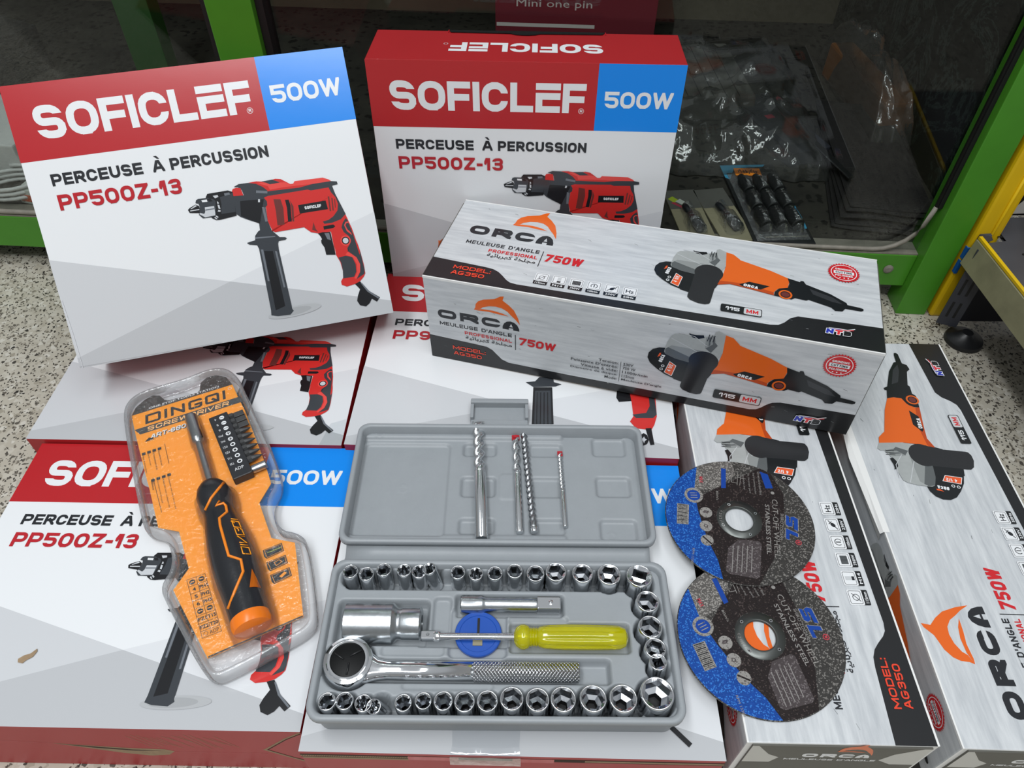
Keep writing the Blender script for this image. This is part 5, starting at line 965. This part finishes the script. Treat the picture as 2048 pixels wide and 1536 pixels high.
m=MB(); X_=Matrix.Translation((-.004,.066,.0053))@Matrix.Rotation(R(-4),4,'Z'); m.box(-.0165,.0165,-.0085,.0085,0,.0004,'tag_orange',.0,X_); F=Face(m,X_@Matrix.Translation((0,0,.0004)))
for pts in ([(-12,3),(-9,5),(-8,-2)],[(-12,-1),(-9,5)],[(-6,0),(-5,2),(-3.5,0),(-5,-2),(-6,0)],[(-2,4),(-2,-2),(0,-1),(-1,1)],[(1,-5),(6,6)],[(3,2),(6,3),(5,-2)],[(8,3),(8,-2),(10,1),(12,1),(11,-2),(9,-1)]): F.line(pts,1.0,'ink',1)
m.build('price_tag',t)
# black abrasive sheets
for k in range(5):
    m=MB(); nx,ny=10,14; vs=[];fs=[]
    for j in range(ny+1):
        for i in range(nx+1):
            x=-.048+.096*i/nx; y=-.13+.26*j/ny; vs.append((x,y,.003+k*.0042+.0012*math.sin(x*60+k)+.0015*math.sin(y*30+k*2)+.004*(k/5)*(j/ny)**3))
    for j in range(ny):
        for i in range(nx): a=j*(nx+1)+i; fs.append((a,a+1,a+nx+2,a+nx+1))
    m.add(vs,fs,'sandpaper',True); o=m.build('abrasive_sheet'); o.matrix_world=cm(.440+k*.002,.165+k*.006,FZ,-9+k*1.5); so=o.modifiers.new('thickness','SOLIDIFY'); so.thickness=.0012
    tag(o,'black abrasive sheet in the dark stack at the right of the cabinet','abrasive sheet','black abrasive sheets')
t=MB(); t.box(-.004,.004,-.10,.085,0,.002,'steel',.0004); o=t.build('metal_strip'); o.matrix_world=cm(.372,.205,.1065,18); tag(o,'thin metal strip lying slanted beside the dark stack in the cabinet','metal strip')
m=MB(); m.box(-.03,.03,-.08,.08,0,.02,'navy_metal',.002); F=Face(m,Matrix.Translation((0,0,.02))); F.rect(-10,10,2,20,'pink',1); F.rect(-22,-60,22,-20,'shelf_grey',1); o=m.build('boxed_tool'); o.matrix_world=cm(.345,.262,FZ,22); tag(o,'dark blue-grey box lying under the front of the clear plastic bag','box')
# wrinkled bags
def bag(name,label,x0,x1,y0,y1,hgt,mat,rot=0,seed=1,cat='plastic bag',nx=60,ny=72,rough=.014):
    m=MB(); vs=[];fs=[]; cxx,cyy=(x0+x1)/2,(y0+y1)/2; 
    for j in range(ny+1):
        for i in range(nx+1):
            u=i/nx*2-1; w=j/ny*2-1; x=u*(x1-x0)/2; y=w*(y1-y0)/2
            e=max(0,1-max(abs(u),abs(w))**4); n=noise.fractal(Vector((x*16+seed,y*16,seed*3.1)),1.0,2.0,4)+.6*abs(noise.noise(Vector((x*40,y*34+seed,seed))))
            vs.append((x*(1+.05*n),y*(1+.05*n),.0015+e**.6*hgt+rough*n*e+rough*.9*(1-abs(noise.noise(Vector((x*24+seed,y*20,2.2)))))**6*e+ (.0 if e>0 else 0)))
    for j in range(ny):
        for i in range(nx): a=j*(nx+1)+i; fs.append((a,a+1,a+nx+2,a+nx+1))
    m.add(vs,fs,mat,True); o=m.build(name); o.matrix_world=cm(cxx,cyy,FZ,rot); tag(o,label,cat); return o
bag('plastic_bag','large crumpled clear plastic bag in the cabinet, upper right',.165,.395,.145,.485,.05,'poly_bag',0,2)
bag('amber_bag','crumpled brownish plastic wrap by the right wall of the cabinet',.455,.508,.21,.50,.075,'poly_bag',0,5,'plastic wrap')
m=MB(); m.box(-.018,.018,-.10,.10,0,.05,'amber_bag',.004); o=m.build('amber_packet'); o.matrix_world=cm(.482,.36,FZ,8); tag(o,'dull amber packet inside the plastic wrap by the right cabinet wall','packet')
m=MB(); m.box(-.055,.055,-.09,.09,0,.034,'grey_card',.003); F=Face(m,Matrix.Translation((0,0,.034)))
for k in range(5): F.line([(-40+k*18,-85),(-40+k*18,85)],1.4,'gasket',1)
o=m.build('striped_box'); o.matrix_world=cm(.255,.385,FZ,6); tag(o,'grey box with thin dark lines, inside the clear plastic bag','box')
# maroon box
m=MB(); m.box(-.06,.19,0,.10,0,.26,'mini_maroon',.001); F=Face(m,T3((0,0,0),(1,0,0),(0,0,1),(0,-1,0)))
F.type('Mini one pin',-27,67.5,90,82,'mini_text',.0,1); F.rect(-58,41,96,46.5,'mini_text',1); F.type('Black 0.9',-30,18,60,28,'mini_text',.0,1)
o=m.build('maroon_carton'); o.matrix_world=cm(0,.50,FZ,0); tag(o,'maroon carton with pale lettering deep in the cabinet, above the upright box','box')
# left part of the cabinet
m=MB(); m.box(-.09,.045,-.05,.05,0,.065,'pack_black',.001); F=Face(m,T3((0,-.05,0),(1,0,0),(0,0,1),(0,-1,0))); F.poly([(-30,8),(5,14),(30,34),(22,50),(-30,52)],'amber_bag',1); F.poly([(-10,14),(10,18),(20,36),(0,40)],'orad',2)
o=m.build('black_carton'); o.matrix_world=cm(-.80,.36,FZ,-24); tag(o,'black carton with an orange picture at far left inside the cabinet','box')
m=MB(); m.box(-.05,.05,-.06,.06,0,.05,'paper_white',.002); o=m.build('white_carton'); o.matrix_world=cm(-.655,.135,FZ,-6); tag(o,'pale carton at far left in the cabinet, beside the leaning box','box')
m=MB(); m.box(-.13,.13,-.035,.035,0,.0025,'grey_card',.0005); o=m.build('grey_board'); o.matrix_world=cm(-.60,.225,FZ,14); tag(o,'flat grey board lying behind the top of the leaning box','board')
bag('grey_pouch','dark grey folded plastic pouch just above the leaning box',-.50,-.30,.13,.27,.035,'grey_card',16,9,'pouch',20,16,.006)
m=MB(); m.box(-.05,.05,-.03,.03,0,.004,'paper_white',.001); o=m.build('grey_label_card'); o.matrix_world=cm(-.66,.31,FZ,5); tag(o,'pale card lying next to the black carton in the cabinet','card')
m=MB(); pts=[(.035*math.cos(a*.35)*(1+.02*a%.1),.026*math.sin(a*.35),.004+a*.00035) for a in range(0,60)]
m.tube(pts,.0024,'paper_white',8); o=m.build('cable_coil'); o.matrix_world=cm(-.612,.045,FZ,10); tag(o,'loose coil of white cable at lower left in the cabinet','cable')
m=MB(); m.prism([(-.02,-.012),(.022,-.012),(.022,.012),(-.005,.02),(-.02,.010)],0,.018,'pale'); m.box(-.018,.0,-.0125,-.0118,.003,.012,'orad'); o=m.build('plug_adapter'); o.matrix_world=cm(-.578,.036,FZ,-8); tag(o,'small pale plug adapter beside the cable coil','plug')
# ---------------------------------------------------------------- yellow upright and the shop shelf at right
m=MB(); m.box(.4990,.5275,.664,.712,0.0,.245,'yellow',.0035); F=Face(m,T3((.4990,.664,0),(1,0,0),(0,0,1),(0,-1,0)))
m.tube([(.5165,.6632,.012),(.5165,.6632,.238)],.0016,'yellow',8)
t=thing('yellow_upright','yellow upright wedged between the green corner post and the dark shelf','upright')
m.build('column',t)
m=MB(); m.box(.4987,.5280,.6635,.7125,.2455,.36,'paper_white',.003); m.build('white_top',t)
m=MB(); m.box(.4984,.5016,.6628,.668,.066,.083,'blue_tape'); m.box(.4984,.5016,.6628,.668,.086,.101,'blue_tape'); m.build('blue_tape',t)
t=thing('shop_shelf','dark metal shop shelf base with a beige price rail at the right edge','shelf')
part('kick_panel',lambda m:m.box(.512,.75,.640,.648,.014,.112,'dark_kick',.001),t)
def slot(m):
    X_=T3((.492,.6395,.012),(.93,-.36,0),(0,0,1),(-.36,-.93,0)); m.box(0,.022,0,.104,-.002,0,'navy_metal',.0006,X_)
    F=Face(m,X_)
    for j in range(3):
        for i in range(2): F.rect(5+i*7.5,12+j*32,7.8+i*7.5,34+j*32,'gasket',1)
part('slotted_upright',slot,t)
part('shelf_board',lambda m:(m.add([(.4985,.650,.116),(.5155,.365,.116),(.78,.33,.116),(.78,.70,.116),(.53,.70,.116),(.53,.656,.116)],[(0,1,2,3,4,5)],'shelf_grey'),m.add([(.4985,.650,.112),(.5155,.365,.112),(.78,.33,.112),(.78,.70,.112),(.53,.70,.112),(.53,.656,.112)],[(5,4,3,2,1,0)],'shelf_grey'),m.add([(.5155,.365,.112),(.78,.33,.112),(.78,.33,.116),(.5155,.365,.116)],[(0,1,2,3)],'shelf_grey'),[m.prism(circ(.527+.012*k,.664-.032*k,.0032,.0022,12),.1161,.1163,'gasket') for k in range(5)]),t)
part('bracket',lambda m:(m.loops([[(.4985,.6605,.085),(.4985,.661,.088),(.5035,.6634,.1195),(.518,.6636,.1205)],[(.494,.6525,.098),(.4945,.653,.100),(.5015,.655,.1175),(.515,.6605,.1185)],[(.5005,.650,.090),(.501,.6505,.093),(.504,.651,.1165),(.515,.655,.1175)]],'navy_metal',False,False,closed=False)),t)
def rail(m):
    d=Vector((.0155,-.284,0)); a=Vector((.4975,.651,.0)); 
    m.loops([[tuple(p+Vector((dx,0,z))) for dx,z in ((0,.122),(-.004,.121),(-.0075,.090),(-.0035,.0885),(.0005,.112))] for p in (a,a+d)],'rail_beige',True,True)
    m.loops([[tuple(p+Vector((dx,0,z))) for dx,z in ((.0005,.1225),(.0005,.1255),(-.003,.1252),(-.003,.1222))] for p in (a,a+d)],'yellow',True,True)
part('price_rail',rail,t)
part('levelling_foot',lambda m:m.lathe([(.019,0),(.021,.002),(.020,.006),(.010,.010),(.006,.0145)],'rubber_black',28,Matrix.Translation((.521,.621,0))),t)
m=MB(); m.box(-.012,.05,-.03,.03,0,.05,'pack_amber',.001); F=Face(m,T3((-.012,-.03,0),(1,0,0),(0,0,1),(0,-1,0))); F.rect(2,8,30,16,'yellow',1); o=m.build('amber_carton'); o.matrix_world=Matrix.Translation((.571,.652,.1166))@Matrix.Rotation(R(-20),4,'Z'); tag(o,'amber and yellow carton on the shop shelf, cut by the right frame edge','box')
m=MB(); m.box(0,.12,0,.06,0,.14,'pack_black',.001); F=Face(m,T3((0,0,0),(1,0,0),(0,0,1),(0,-1,0))); F.poly([(18,2),(60,4),(60,40),(30,22)],'paper_white',1); F.rect(32,60,70,78,'paper_white',1); o=m.build('black_carton'); o.matrix_world=Matrix.Translation((.532,.703,.1166)); tag(o,'black carton with white print at the back of the shop shelf','box')
